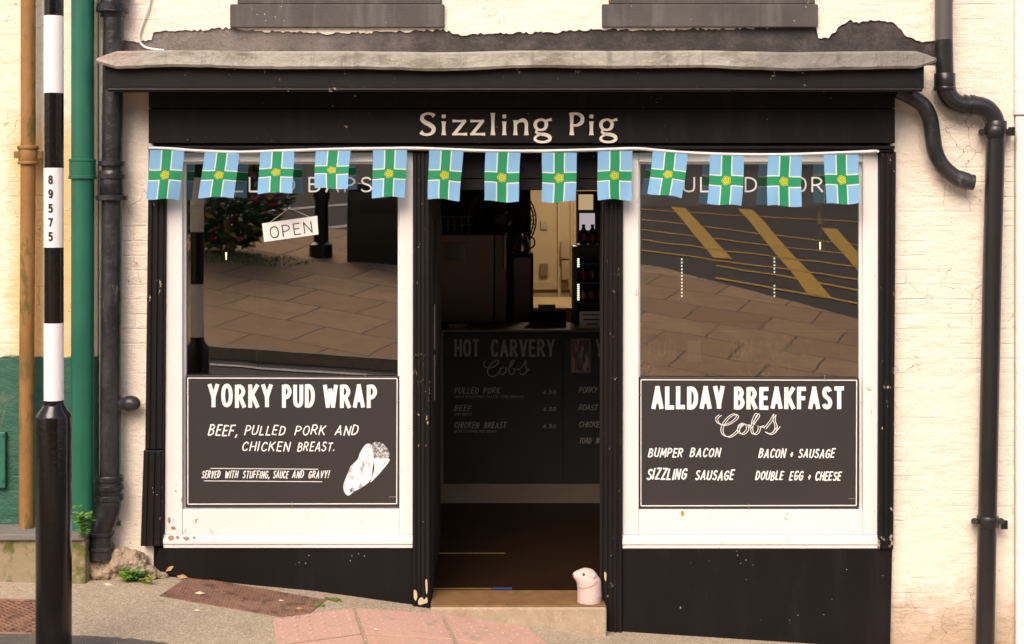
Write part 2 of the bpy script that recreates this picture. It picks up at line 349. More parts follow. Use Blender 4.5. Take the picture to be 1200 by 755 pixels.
def text(mb, s, px0, pt, px1, pb, d, wt=.1, slant=0.0, jit=0.0, gap=.2, space=.34, thick=0.0, rise=0.0):
    """one line of stroke lettering filling the given picture rectangle on the plane y=d (converted to metres)"""
    own = None
    if isinstance(mb, tuple): own = mb; mb = MB()
    r = random.Random(s); adv = 0; lay = []
    for ch in s:
        if ch == ' ': adv += space; continue
        lay.append((ch, adv)); adv += G[ch][0]+gap
    adv -= gap
    a, b = W(px0, pb, d), W(px1, pt, d); H = b.z-a.z; hw = wt*H/2; H2 = H-2*hw; Wd = (b.x-a.x)-2*hw-slant*H2
    kx = Wd/adv
    for i, (ch, off) in enumerate(lay):
        dz = r.uniform(-jit, jit)*H; sc = 1+r.uniform(-jit, jit); dx = r.uniform(-jit, jit)*H*.3
        for ty, pts in G[ch][1]:
            P = []
            for (u, v) in pts:
                v2 = v*sc+r.uniform(-jit, jit)*.35; u2 = off+u+r.uniform(-jit, jit)*.25
                X = a.x+hw+u2*kx+slant*v2*H2+dx; P.append(Vector((X, a.z+hw+v2*H2+dz+rise*u2*kx)))
            if ty == 'l':
                e = (P[1]-P[0]).normalized()*hw*.8; pp = [P[0]-e, P[0]+(P[1]-P[0])*.5, P[1]+e]
            else:
                pp = crom(P, 7, ty == 'o')
                if ty == 'o': pp += [pp[0], pp[1]]
            YO[0] = (YO[0]+1) % 40
            ribbon(mb, pp, hw, d-.0006-YO[0]*.00004, thick)
    if own: return mb.build(own[2], own[1], own[0])
def line(mb, pa, pb, d, wpx=1.0):
    a, b = W(*pa, d), W(*pb, d); YO[0] = (YO[0]+1) % 40
    ribbon(mb, [Vector((a.x, a.z)), Vector((b.x, b.z))], wpx/PPM/2, d-.0006-YO[0]*.00004)
COBS = [[(.06,.95),(0,.8),(.03,.58),(.14,.5),(.27,.68),(.33,.88),(.28,.98),(.17,.78),(.09,.42),(.1,.1),(.2,-.02),(.31,.16),(.37,.42)],
        [(.37,.42),(.44,.58),(.37,.48),(.35,.22),(.41,.1),(.49,.28),(.48,.5),(.44,.58),(.50,.5),(.55,.5)],
        [(.53,.36),(.60,.62),(.67,.92),(.64,1.0),(.59,.75),(.56,.35),(.59,.1),(.66,.18),(.68,.4),(.63,.5),(.70,.42),(.78,.46)],
        [(.77,.34),(.86,.65),(.93,.97),(.92,.72),(.95,.45),(.93,.2),(.85,.1),(.79,.2)], [(.91,.16),(1.0,.45)]]
def cobs(mb, px0, pt, px1, pb, d, hw, double=0.0):
    own = None
    if isinstance(mb, tuple): own = mb; mb = MB()
    a, b = W(px0, pb, d), W(px1, pt, d)
    for st in COBS:
        for o in ((-double, double) if double else (0,)):
            P = [Vector((a.x+u*(b.x-a.x)+o, a.z+v*(b.z-a.z)-o*.3)) for u, v in st]; YO[0] = (YO[0]+1) % 40
            ribbon(mb, crom(P, 7), hw, d-.0006-YO[0]*.00004)
    if own: return mb.build(own[2], own[1], own[0])
# ================================================================ GROUND
WP = [(-60, 4.5), (-8, .62), (-3.2, .13), (-2.6, .10), (-2.2, .09), (-1.8, .085), (-1.0, .01), (-.5, -.06), (.12, -.14), (.5, -.19), (1.9, -.28), (3, -.36), (8, -.75), (60, -4.6)]
def lerp(tb, x):
    if x <= tb[0][0]: return tb[0][1]
    for (a, p), (b, q) in zip(tb, tb[1:]):
        if x <= b: return p+(q-p)*(x-a)/(b-a)
    return tb[-1][1]
def near_z(x, d): return lerp(WP, x)-.012*d
def far_z(x, d): return .30-.07*(x+2.5)+.163*(min(d, 16)-9.5)+.125*max(0, min(d, 60)-16)
def road_z(x, d):
    a = near_z(x, 2.1)-.11; b = far_z(x, 9.4)-.11; t = max(0, min(1, (d-2.1)/7.3))
    return a+(b-a)*t if d <= 9.4 else far_z(x, d)-.11
def frange(a, b, st):
    n = max(1, round((b-a)/st)); return [a+(b-a)*i/n for i in range(n+1)]
def sheet(name, m, xs, ds, fn, kind='structure'):       # ds may depend on x
    mb = MB(); rows = []
    for x in xs: rows.append([mb.bm.verts.new((x, -d, fn(x, d))) for d in ds(x)])
    for a, b in zip(rows, rows[1:]):
        for i in range(len(a)-1): mb.bm.faces.new((a[i], a[i+1], b[i+1], b[i]))
    o = mb.build(name, m); tag(o, kind=kind); return o
xs_near = sorted(set(frange(-8, -3.2, .6)+frange(-3.2, 3.2, .1)+frange(3.2, 8, .6)))
sheet('pavement', ASPH, xs_near, lambda x: [-.3, 0]+frange(.15, 2.0, .15), lambda x, d: near_z(x, d))
sheet('kerb', CAPST, xs_near, lambda x: [2.0, 2.001, 2.12, 2.121, 2.122], lambda x, d: near_z(x, d)+(.004 if 2.0005 < d < 2.1205 else -.2 if d > 2.1215 else 0))
xs_r = frange(-40, 40, 1.0)
sheet('road', ROADM, xs_r, lambda x: [2.1, 4, 6, 8, 9.4, 11, 13, 16, 20, 26, 34, 44, 60], road_z)
FARE = [(-40, 18), (-12, 17.5), (-2, 17), (1.9, 16), (4.7, 13), (7.5, 9.9)]
xs_i = frange(-30, 7.5, .75)
sheet('opposite_pavement', FLAGS, xs_i, lambda x: frange(9.5, max(9.8, lerp(FARE, x)), 1.0) if False else [9.5+(max(9.8, lerp(FARE, x))-9.5)*k/10 for k in range(11)], far_z)
sheet('opposite_kerb', STEP, xs_i, lambda x: [9.34, 9.341, 9.48, 9.499], lambda x, d: far_z(x, 9.5)+(.004 if d > 9.3405 else -.13))
def rm(t_): return plain(t_[0], t_[1], .7, .2, 9, .2, 60)
YEL = rm(('yellow_road_paint', (.95, .50, .045))); WHT = rm(('white_road_paint', (.7, .68, .62)))
def refl_hit(px, py, fn):
    best = None; d = 3.0
    while d < 60:
        s = PPM*CAMD/(CAMD+d); x = (px-600)/s; e = abs(HOR+(CAMZ-fn(x, d))*s-py)
        if best is None or e < best[0]: best = (e, x, d)
        d += .02
    return best[1], best[2]
def stripe(mb, pts, wd):
    for (xa, da), (xb, db) in zip(pts, pts[1:]):
        L = math.hypot(xb-xa, db-da); k = max(1, int(L/.5)); nx, nd = -(db-da)/L*wd/2, (xb-xa)/L*wd/2
        prev = None
        for i in range(k+1):
            t = i/k; x, d = xa+(xb-xa)*t, da+(db-da)*t
            cur = [mb.bm.verts.new((x+s*nx, -(d+s*nd), road_z(x+s*nx, d+s*nd)+.012)) for s in (-1, 1)]
            if prev: mb.bm.faces.new((prev[0], prev[1], cur[1], cur[0]))
            prev = cur
mb = MB()
for a, b in (((795, 243), (848, 303)), ((873, 245), (962, 350)), ((972, 268), (1030, 335))):
    stripe(mb, [refl_hit(*a, road_z), refl_hit(*b, road_z)], .30)
for y0, y1 in ((246, 262), (258, 290), (270, 303), (281, 318), (293, 332), (306, 346), (321, 362)):
    stripe(mb, [refl_hit(752 if y0 < 300 else 840, y0+(0 if y0 < 300 else 6), road_z), refl_hit(1030, y1, road_z)], .11)
tag(mb.build('box_junction_marking', YEL), kind='structure')
mb = MB()
stripe(mb, [(-9, 8.8), (-1.3, 8.8)], .13); stripe(mb, [refl_hit(300, 248, road_z), refl_hit(440, 238, road_z)], .2); stripe(mb, [refl_hit(385, 268, road_z), refl_hit(470, 260, road_z)], .2)
tag(mb.build('road_marking', WHT), kind='structure')
mb = MB(); mb.box(-250, 250, -250, 60, -12, -6); tag(mb.build('terrain', ROADM), kind='structure')
def near_hit(px, py, dz=0):
    best = None; d = -.25
    while d < 2.2:
        s = PPM*CAMD/(CAMD-d); x = (px-600)/s; e = abs(HOR+(CAMZ-near_z(x, d)-dz)*s-py)
        if best is None or e < best[0]: best = (e, x, d)
        d += .004
    _, x, d = best; return Vector((x, -d, near_z(x, d)+dz))
# dark strip of patched asphalt along the kerb side, draped on the pavement
mb = MB(); rows = []
for x in frange(-3.2, -1.2, .03):
    e = 1.02+rnd.uniform(-.012, .012)+.02*math.sin(x*9)+max(0, (x+2.2))*.16
    rows.append([mb.bm.verts.new((x, -d, near_z(x, d)+.004)) for d in (e, e+.3, 1.95)] if e < 1.9 else None)
rows = [r for r in rows if r]
for a, b in zip(rows, rows[1:]):
    for i in range(2): mb.bm.faces.new((a[i], a[i+1], b[i+1], b[i]))
tag(mb.build('asphalt_patch', ASPHD), kind='structure')
# pink tactile slabs in front of the door
mb = MB()
def slab4(mb, q, ins=.009, h=.010, bumps=True):
    c = sum((Vector(p) for p in q), Vector())/4; P = [c+(Vector(p)-c)*(1-ins/.2) for p in q]
    mb.slab([Vector((p.x, p.y, near_z(p.x, -p.y)-.03)) for p in P], .03+h)
    if bumps:
        for i in range(6):
            for j in range(6):
                u, v = (i+.5)/6, (j+.5)/6
                p = (P[0]*(1-u)+P[1]*u)*(1-v)+(P[3]*(1-u)+P[2]*u)*v
                z = near_z(p.x, -p.y)+h
                mb.tube([(p.x, p.y, z-.002), (p.x, p.y, z+.0022)], [.011, .007], 8)
cols = [(318, 322), (415, 430), (517, 535), (618, 645)]
def col_at(k, f):
    p = near_hit(cols[k][0], 727 if k == 0 else 714 if k == 1 else 721 if k == 2 else 737); q = near_hit(cols[k][1], 757)
    e = (q-p); e.normalize(); return p+e*f
for k in range(3):
    for r in range(3):
        off = 0 if r == 0 else 0
        f0, f1 = r*.42, (r+1)*.42
        slab4(mb, [col_at(k, f0), col_at(k+1, f0), col_at(k+1, f1), col_at(k, f1)], bumps=True)
tag(mb.build('tactile_paving', PINK, bev=.002), kind='structure')

# ================================================================ THE SHOP BUILDING
shop = empty('shop_building', (0, 0, 0), 'cream painted brick shop with black timber front, two white framed windows and an open doorway', 'shop')
X = lambda px, d=0: W(px, 0, d).x
Z = lambda py, d=0: W(0, py, d).z
mb = MB(); mb.prism([(X(116), -.6), (X(180), -.6), (X(180), 2.45), (X(1043), 2.45), (X(1043), -.9), (X(1188), -.9), (X(1188), 6), (X(116), 6)], 0, .3)
wall = mb.build('wall', CREAM, shop)
# dark mortar fillet and render showing where the paint has come off above the canopy
top = [(140, 50), (146, 47), (165, 50), (178, 47), (181, 38), (195, 36), (206, 38), (215, 35), (235, 36), (262, 34), (272, 33), (300, 37), (345, 38), (380, 40), (400, 40), (455, 38), (520, 36), (540, 41), (590, 40), (660, 38), (705, 35), (760, 36), (850, 34), (905, 33), (948, 31),
       (956, 33), (959, 44), (966, 46), (978, 40), (985, 29), (997, 25), (1010, 27), (1020, 24), (1036, 25), (1048, 29), (1056, 37), (1066, 46), (1080, 50), (1097, 47)]
tp = []
for (a, b), (c, d_) in zip(top, top[1:]):
    k = max(1, int(abs(c-a)/3.2))
    for i in range(k): t = i/k; tp.append((a+(c-a)*t+rnd.uniform(-.6, .6), b+(d_-b)*t+rnd.choice((-1.8, -.6, 0, .5, 1.2))))
tp.append(top[-1])
mb = MB(); mb.prism([(X(141), Z(76)), (X(1096), Z(76)), (X(1096), Z(20)), (X(141), Z(20))], -.004, -.001); mb.build('mortar_fillet', MORTAR, shop)
mb = MB(); mb.prism([(X(p), Z(q)) for p, q in tp]+[(X(1097), 6), (X(140), 6)], -.014, -.0045); mb.build('paint_layer', CREAM, shop)

for (l, r) in ((271, 521), (705, 957)):          # stone sills of the windows above
    mb = MB(); mb.box(X(l), X(r), -.040, -.0045, Z(33.5 if l < 500 else 33), Z(6)); mb.box(X(l+8), X(r-3), -.025, -.0045, Z(5.6), Z(-40))
    mb.build('upper_window_sill', GREYST, shop, bev=.006)
# canopy
can = MB()
cz0, cz1 = Z(107, -.28), Z(76, -.28)
can.box(X(123, -.28), X(1083, -.28), -.28, -.001, cz0+.012, cz1)
canopy = can.build('canopy', BLACKW2, shop, bev=.004)
mb = MB(); mb.profx([(-.2805, cz0), (-.300, cz0-.004), (-.304, cz0+.006), (-.300, cz0+.014), (-.2805, cz0+.022)], X(127, -.29), X(1080, -.29)); mb.build('canopy_moulding', BLACKW2, canopy)
mb = MB()                                   # lead capping, slightly wavy drip edge
xs = frange(X(112, -.33), X(1098, -.33), .05); rows = []
for i, x in enumerate(xs):
    t = i/(len(xs)-1); e = .006*math.sin(x*3.1)+.004*math.sin(x*7.3+1)+rnd.uniform(-.0015, .0015)
    pin = max(0, 1-min(t, 1-t)*len(xs)/1.8)
    zt, zb = Z(59, -.33)+e*.5, Z(80.5, -.33)+e
    zm = (zt+zb)/2
    zt, zb = zt+(zm-zt)*pin*.75, zb+(zm-zb)*pin*.75
    pr = [(-.27, zb+.002), (-.322, zb), (-.330, zb+.012), (-.330+.004, zm), (-.326, zt-.014), (-.314, zt-.003), (-.290, zt-.001), (-.15, zt+.008), (-.0045, zt+.020)]
    rows.append([mb.bm.verts.new((x, a, b)) for a, b in pr])
for a, b in zip(rows, rows[1:]):
    for i in range(len(a)-1): mb.bm.faces.new((a[i], a[i+1], b[i+1], b[i]))
for r in (rows[0], rows[-1]): mb.bm.faces.new(r)
mb.build('lead_capping', LEAD, canopy, smooth=True)
# sign board
mb = MB(); mb.box(X(174, -.06), X(1049, -.06), -.06, .02, Z(168, -.06), Z(127.4, -.06)); mb.box(X(174, -.07), X(1049, -.07), -.068, .02, Z(126.6, -.07), Z(100, -.07))
sb = mb.build('sign_board', BLACKW, shop, bev=.003)
mb = MB(); mb.box(X(173, -.085), X(1049, -.085), -.082, .02, Z(175, -.085), Z(171, -.085)); mb.box(X(173, -.085), X(1049, -.085), -.072, .02, Z(178, -.085), Z(175.3, -.085)); mb.build('sign_moulding', BLACKW, sb, bev=.003)
# serif lettering of the shop name: tapered strokes with flared ends
mb = MB(); D = -.0605
def sst(pts, ws, smooth=True, closed=False):      # pts in picture px
    P = [W(a, b, D) for a, b in pts]; P = [Vector((p.x, p.z)) for p in P]
    n = 7 if smooth else 6
    if smooth: Q = crom(P, n, closed)
    else:
        Q = []
        for a, b in zip(P, P[1:]): Q += [a+(b-a)*i/n for i in range(n)]
        Q.append(P[-1])
    if closed: Q += [Q[0], Q[1]]
    m = len(Q); wl = []
    for i in range(m):
        t = i/(m-1)*(len(ws)-1); k = min(int(t), len(ws)-2); wl.append((ws[k]+(ws[k+1]-ws[k])*(t-k))/PPM/2)
    YO[0] = (YO[0]+1) % 40; ribbon(mb, Q, wl, D-.004-YO[0]*.00003, .004)
FL = [5.6, 4.3, 3.9, 3.8, 3.9, 4.3, 5.6]
def i_(x): sst([(x, 142.5), (x, 158.5)], FL, False); sst([(x, 134.4), (x, 138.8)], [3.4, 4.6, 4.8, 4.6, 3.4], False)
def z_(x): sst([(x+.3, 142), (x+16.2, 142)], [3.2, 2.6, 2.6, 2.8], False); sst([(x+15.4, 141.2), (x+2, 157.6)], [3.6, 4, 3.6], False); sst([(x, 157.4), (x+17.5, 157.4)], [2.8, 2.6, 2.6, 3.6], False)
def g_(x):
    sst([(x+8, 140.3), (x+2.6, 142.6), (x+1.2, 147), (x+3.4, 151.2), (x+8, 152.4), (x+12.6, 150.6), (x+14.2, 146), (x+12.6, 142)], [2.4, 3.8, 4.2, 3.4, 2.4, 3.8, 4.2, 3.2, 2.4], True, True)
    sst([(x+12, 142.2), (x+20.4, 140)], [2, 3.4], False)
    sst([(x+4.5, 152), (x+2.2, 154.8), (x+6, 157.2), (x+13, 158), (x+18, 160.5), (x+17.6, 164.6), (x+11, 166.6), (x+4, 165.8), (x+.8, 163), (x+3, 159.6), (x+7.5, 158.2)], [2.2, 2.6, 3.4, 4.2, 4.2, 3.6, 2.6, 2.8, 3.2, 2.6, 2])
sst([(509, 136.2), (505.6, 133.8), (500.5, 133.3), (495.8, 135.4), (494.6, 139.6), (497.6, 143.2), (503.5, 146.3), (507.8, 150), (507.6, 154.4), (503.2, 157.6), (497, 157.6), (493, 154.8)], [5, 3.2, 2.6, 3.4, 4.6, 5, 5.2, 5, 4.6, 3, 3, 5.4])
i_(520); z_(530); z_(551); sst([(577.6, 132.5), (577.6, 158.5)], FL, False); i_(591)
sst([(604, 141), (604, 158.5)], FL, False); sst([(604, 146), (608.5, 142.2), (613.6, 141.2), (616.6, 144.4), (616.8, 151), (616.8, 158.6)], [2, 3, 4.4, 4.4, 3.9, 3.9, 5.6])
g_(626)
mb.build('sign_lettering', SIGNL, sb); mb = MB()
sst([(670, 133), (670, 158.5)], FL, False); sst([(667, 134), (676, 133.4), (682, 137), (681.6, 143.4), (676, 147), (671, 146.8)], [3, 3, 4.2, 4.6, 3, 2.2])
i_(693); g_(703)
mb.build('sign_lettering', SIGNL, sb)
# pilasters
def pil(tl, tr, bl, br, pt, pb, ribs, y=-.055):
    mb = MB(); mb.prism([(X(tl), Z(pt)), (X(tr), Z(pt)), (X(br), Z(pb)), (X(bl), Z(pb))], y, .05)
    for k in range(ribs):
        a, b = (k+.16)/ribs, (k+.80)/ribs
        f = lambda t, q: X(tl+(tr-tl)*t) if q else X(bl+(br-bl)*t)
        mb.prism([(f(a, 1), Z(pt+1)), (f(b, 1), Z(pt+1)), (f(b, 0), Z(pb-1)), (f(a, 0), Z(pb-1))], y-.009, y-.0003)
    return mb
pil(177, 197, 173, 194, 178.5, 525, 3).build('pilaster', BLACKW2, shop, bev=.0025)
pil(171.5, 194, 168, 193, 525.6, 637, 3, -.062).build('pilaster', BLACKW2, shop, bev=.0025)
pil(485, 504, 484, 505, 178.5, 716, 4).build('pilaster', BLACKW2, shop, bev=.0025)
pil(707.5, 729, 706, 728.5, 178.5, 741, 4).build('pilaster', BLACKW2, shop, bev=.0025)
pil(1028, 1047, 1026, 1044, 178.5, 641, 3).build('pilaster', BLACKW2, shop, bev=.0025)
pils = [o for o in shop.children if o.name.startswith('pilaster')]
BARE = plain('bare_weathered_wood', (.55, .42, .27), .8, .3, 30, .4)
def bare(k, y, *polys):
    for q in polys:
        mb = MB(); P = crom([(*W(u, v, y).xz,) for u, v in q], 4, True); mb.prism([(v.x, v.y) for v in P], y, y+.0025); mb.build('bare_wood_patch', BARE, pils[k])
bare(2, -.0668, [(485, 692), (488, 693), (489, 700), (487, 704), (485, 700)], [(498.5, 681), (500.5, 680), (501, 692), (499.5, 696)], [(490, 704), (494, 700), (497, 703), (500, 700), (501, 706), (496, 708), (491, 709)])
bare(3, -.0668, [(708.2, 671), (710.5, 672), (710.2, 681), (708.6, 679)])
# panels under the windows
mb = MB(); mb.prism([(X(188), Z(641)), (X(484), Z(641)), (X(484), Z(708)), (X(480), Z(707)), (X(190), Z(671)), (X(180), Z(668))], -.035, .05); mb.build('stall_riser', BLACKS, shop, bev=.003)
mb = MB(); mb.prism([(X(728.7), Z(641.4)), (X(1043.5), Z(641.4)), (X(1041), Z(758)), (X(729), Z(738))], -.042, .05); mb.build('stall_riser', BLACKS, shop, bev=.003)
# door head boards, jamb linings, doorstep, door leaf
mb = MB(); mb.box(X(500), X(712), .03, .10, Z(209.5, .03), Z(170)); mb.box(X(500), X(712), .024, .10, Z(223, .03), Z(210.3, .03)); mb.build('door_head', BLACKW, shop, bev=.003)
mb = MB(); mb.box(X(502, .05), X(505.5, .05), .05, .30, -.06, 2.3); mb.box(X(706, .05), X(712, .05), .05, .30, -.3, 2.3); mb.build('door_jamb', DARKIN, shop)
mb = MB(); mb.box(X(506), X(711, -.15), -.15, -.001, -.45, -.044); mb.build('doorstep', STEP, shop, bev=.012, seg=3)
dl = MB(); dl.box(-.455, -.415, .32, 1.12, -.02, 2.02); 
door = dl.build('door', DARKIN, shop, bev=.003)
mb = MB(); mb.box(-.4145, -.405, .45, 1.0, 1.1, 1.9); mb.build('door_panel', DARKIN, door, bev=.004)
mb = MB()
for z in (1.32, 1.05): mb.box(-.4146, -.408, .33, .36, z-.12, z+.12)
mb.build('push_plate', plain('grey_steel', (.3, .3, .3), .35, .1, metal=.8), door)
# windows
def window(ol, olb, orr, ob, gl_, gr, gt, gb, words, band):
    root = bpy.data.objects.new('window', None); C.objects.link(root); root.parent = shop; root.empty_display_size = .05
    mb = MB(); y0, y1 = -.030, .06
    mb.prism([(X(ol), Z(179)), (X(gl_), Z(179)), (X(gl_), Z(gb+29)), (X(olb), Z(gb+29))], y0, y1)
    mb.box(X(gr), X(orr), y0, y1, Z(gb+29), Z(179)); mb.box(X(gl_)+.0005, X(gr)-.0005, y0+.003, y1, Z(gt), Z(179)); mb.box(X(gl_)+.0005, X(gr)-.0005, y0+.003, y1, Z(gb+29), Z(gb))
    fr = mb.build('frame', WHITEW, root, bev=.004)
    mb = MB(); b = .011                       # glazing bead
    for q in ((X(gl_)-.001, X(gl_)+b, Z(gb)-.001, Z(gt)+.001), (X(gr)-b, X(gr)+.001, Z(gb)-.001, Z(gt)+.001), (X(gl_)+b, X(gr)-b, Z(gt)-b, Z(gt)+.001), (X(gl_)+b, X(gr)-b, Z(gb)-.001, Z(gb)+b)):
        mb.box(q[0], q[1], .012, .028, q[2], q[3])
    mb.build('glazing_bead', WHITEW, fr, bev=.002)
    mb = MB(); x0, x1 = X(olb)-.004, X(orr)+.004; zt, zb = Z(gb+29), Z(gb+44)
    mb.profx([(.02, zt-.0005), (-.034, zt-.0005), (-.036, zt-.012), (-.046, zt-.017), (-.052, zt-.026), (-.052, zb+.022), (-.045, zb+.016), (-.045, zb), (.02, zb)], x0, x1)
    mb.build('sill', WHITEW, root, bev=.0015)
    mb = MB(); mb.bm.faces.new([mb.bm.verts.new((a, .030, c)) for a, c in ((X(gl_)-.002, Z(gb)-.002), (X(gr)+.002, Z(gb)-.002), (X(gr)+.002, Z(gt)+.002), (X(gl_)-.002, Z(gt)+.002))]); mb.build('glass', GLASS, root)
    mb = MB(); mb.box(X(gl_), X(gr), .034, .036, Z(band), Z(gt)+.005); mb.build('window_vinyl', VINYLB, root)
    for wd, a, b in words: text((root, VINYLW, 'vinyl_lettering'), wd, a, 207.5, b, 225.5, .0292, .11, gap=.32)
    return root
window(197, 194.5, 484.5, 0, 215, 468.5, 190, 596, (('FILLED', 243, 346), ('BAPS', 361.5, 436)), 240)
window(729.5, 729, 1027.5, 0, 748, 1010, 190, 596.5, (('PULLED', 781, 887), ('PORK', 912, 984)), 241)
wl = [o for o in shop.children if o.name.startswith('window')]
def fleck(parent, nm, m, y, *polys):
    for q in polys:
        mb = MB(); P = crom([(*W(u, v, y).xz,) for u, v in q], 4, True); mb.prism([(v.x, v.y) for v in P], y, y+.002); mb.build(nm, m, parent)
PEEL = plain('peeled_dirty_timber', (.34, .24, .16), .85, .5, 40, .4)
fleck(wl[0], 'peeled_patch', PEEL, -.0538, [(197, 629), (201, 627.5), (204, 630), (202, 633), (198, 633)], [(207, 628), (210, 629), (209, 632), (206.5, 631)], [(214, 630), (219, 629), (222, 631), (218, 633.5)], [(226, 628.5), (229, 630), (227, 632)])
fleck(wl[0], 'peeled_patch', PEEL, -.0320, [(196.5, 608), (198.5, 606), (200, 611), (198, 614)], [(200, 618), (204, 617), (206, 620), (202, 621)])
fleck(wl[1], 'rust_spot', plain('rust_spot', (.5, .26, .02), .8, .4, 60), -.0295, [(798.5, 599), (801, 599.5), (801.5, 604), (799.5, 605), (798, 603)])
# interior
mb = MB(); mb.box(X(506), X(707.5), -.138, .16, -.0435, -.0345); mb.build('threshold', plain('brown_coir', (.20, .105, .035), .8, .5, 16, .6, 90), shop, bev=.003)
mb = MB(); mb.box(-2.05, 2.9, .30, 7.4, -.12, -.035); mb.box(X(505), X(707.5), .1605, .2995, -.0435, -.0350)
mb.box(-2.05, 2.9, .06, .2995, -.14, -.06)
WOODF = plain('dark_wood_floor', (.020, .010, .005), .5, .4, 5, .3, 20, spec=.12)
mb.build('interior_floor', WOODF, shop)
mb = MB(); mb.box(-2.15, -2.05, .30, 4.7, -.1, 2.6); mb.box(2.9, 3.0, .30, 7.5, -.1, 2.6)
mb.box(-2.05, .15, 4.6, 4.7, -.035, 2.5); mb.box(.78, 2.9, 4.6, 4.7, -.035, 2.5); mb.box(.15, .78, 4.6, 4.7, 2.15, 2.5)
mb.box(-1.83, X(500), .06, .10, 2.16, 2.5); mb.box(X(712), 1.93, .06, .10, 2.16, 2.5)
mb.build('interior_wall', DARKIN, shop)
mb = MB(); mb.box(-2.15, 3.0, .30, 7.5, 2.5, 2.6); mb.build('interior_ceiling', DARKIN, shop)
BACKW = plain('back_room_white_paint', (.62, .53, .38), .7, .06, 2, .1)
mb = MB(); mb.box(-.9, 1.9, 7.2, 7.3, -.035, 2.5); mb.box(-1.0, -.9, 4.7, 7.3, -.035, 2.5); mb.box(1.9, 2.0, 4.7, 7.3, -.035, 2.5); mb.box(-.9, 1.9, 4.7, 7.2, 2.47, 2.499)
mb.build('back_room_wall', BACKW, shop)
mb = MB(); mb.box(.44, .475, 7.15, 7.199, .0, 2.45); mb.box(.15, 1.0, 7.165, 7.199, 1.12, 1.2); mb.build('wall_trim', BACKW, shop, bev=.004)
YT = plain('yellow_floor_tape', (.17, .115, .02), .6, .5)
mb = MB()
for y, l, r in ((.30+.70, 505, 592), (.18, 505, 576)): mb = MB(); mb.box(X(l, y), X(r, y), y, y+.02, -.0346, -.0325); mb.build('floor_tape', YT, shop)
mb = MB(); mb.box(X(577, .18), X(600, .18), .18, .21, -.0346, -.0325); mb.build('floor_tape', plain('blue_floor_tape', (.03, .06, .2), .6), shop)

# ================================================================ NEIGHBOURS
nb = empty('terraced_house', (X(60), 0, 0), 'pale yellow painted house with a green lower wall, left of the shop', 'house')
mb = MB(); mb.box(-7, X(113), .02, .35, -.8, 6); mb.build('wall', CREAM2, nb)
mb = MB(); mb.box(X(-6), X(7), -.012, .019, Z(572), Z(506)); pl = mb.build('wall_plate', plain('green_paint', (.02, .12, .08), .5, .2, 8, .3), nb, bev=.006)
for z in (Z(510), Z(563)): mb = MB(); mb.tube([(X(4), -.012, z), (X(4), -.018, z)], .006, 8); mb.build('screw', GPIPE, pl)
nb2 = empty('terraced_house', (X(1260), 0, 0), 'white rendered house wall at the right edge beyond the black drainpipe', 'house')
mb = MB(); mb.box(X(1189), 7, -.03, .33, -1.2, Z(136)); mb.box(X(1187), 7, -.04, .33, Z(135.5), 6); mb.build('wall', PINKW, nb2, bev=.006)
led = empty('stone_ledge', (X(50), -.1, 0), 'mossy stone ledge with a slate top at the foot of the green wall', 'ledge')
mb = MB(); mb.box(-3.4, X(100, -.2), -.20, .019, -.1, Z(633, -.2)); mb.build('base', LEDGE, led, bev=.01)
mb = MB(); mb.box(-3.4, X(99, -.22), -.225, .019, Z(632.5, -.2), Z(625, -.2)); mb.build('coping', CAPST, led, bev=.006)
# ================================================================ PIPES
def px_path(pts, d): return [W(a, b, d) for a, b in pts]
def ring(mb, px, py, d, r, h, n=18):
    c = W(px, py, d); mb.lathe((c.x, c.y, c.z), [(r*.96, -h/2), (r, -h/2+.003), (r, h/2-.003), (r*.96, h/2)], n)
# rusty thin pipe
p = empty('drainpipe', W(32, 624, -.07), 'thin rust brown drainpipe on the wall left of the striped pole', 'drainpipe')
MB().tube(px_path([(33, -150), (33, 200), (31.5, 400), (31, 624)], -.07), .037, 16).build('pipe', RPIPE, p, smooth=True)
mb = MB(); ring(mb, 33, 182, -.07, .048, .075); ring(mb, 33, 173, -.07, .054, .018); ring(mb, 33, 191, -.07, .052, .016)
for x in (20, 47): mb.box(X(x, -.06)-.012, X(x, -.06)+.012, -.075, .019, Z(186), Z(178))
mb.build('bracket', RPIPE, p, smooth=True)
# green pipe
p = empty('drainpipe', W(96, 622, -.10), 'thick glossy green drainpipe right of the striped pole', 'drainpipe')
MB().tube(px_path([(97, -150), (97, 300), (96.5, 500), (96, 622)], -.10), .057, 24).build('pipe', GPIPE, p, smooth=True)
mb = MB(); ring(mb, 96.7, 198, -.10, .0655, .075, 24); ring(mb, 96.7, 208, -.10, .070, .018, 24); ring(mb, 96.7, 188, -.10, .068, .014, 24); mb.build('socket', GPIPE, p, smooth=True)
# black cast iron pipe with joints
p = empty('drainpipe', W(124, 655, -.09), 'black cast iron drainpipe with knobbly joints and a bent foot, left of the shopfront', 'drainpipe')
MB().tube(px_path([(133, -150), (133, 20), (132, 120), (131, 240), (130, 400), (129, 560)], -.085), .052, 20).build('pipe', BPIPE, p, smooth=True)
for (x0, y0), rs in (((132, 5), ((132, -8, .088), (132, 12, .082), (132, 8, .078))), ((131, 215), ((131.3, 192, .066), (131.2, 207, .070), (131, 232, .080))), ((129, 572), ((129, 561, .068), (129, 571, .070), (129, 583, .069)))):
    mb = MB(); ring(mb, x0, y0, -.085, .061, .13, 22)
    for x, y, r in rs: ring(mb, x, y, -.085, r, .026, 22)
    mb.build('joint', BPIPE, p, smooth=True)
MB().tube(crom(px_path([(128.5, 584), (127.5, 596), (123, 610), (119, 622), (118, 634), (118, 655)], -.09), 5), .058, 22).build('elbow', BPIPE, p, smooth=True)
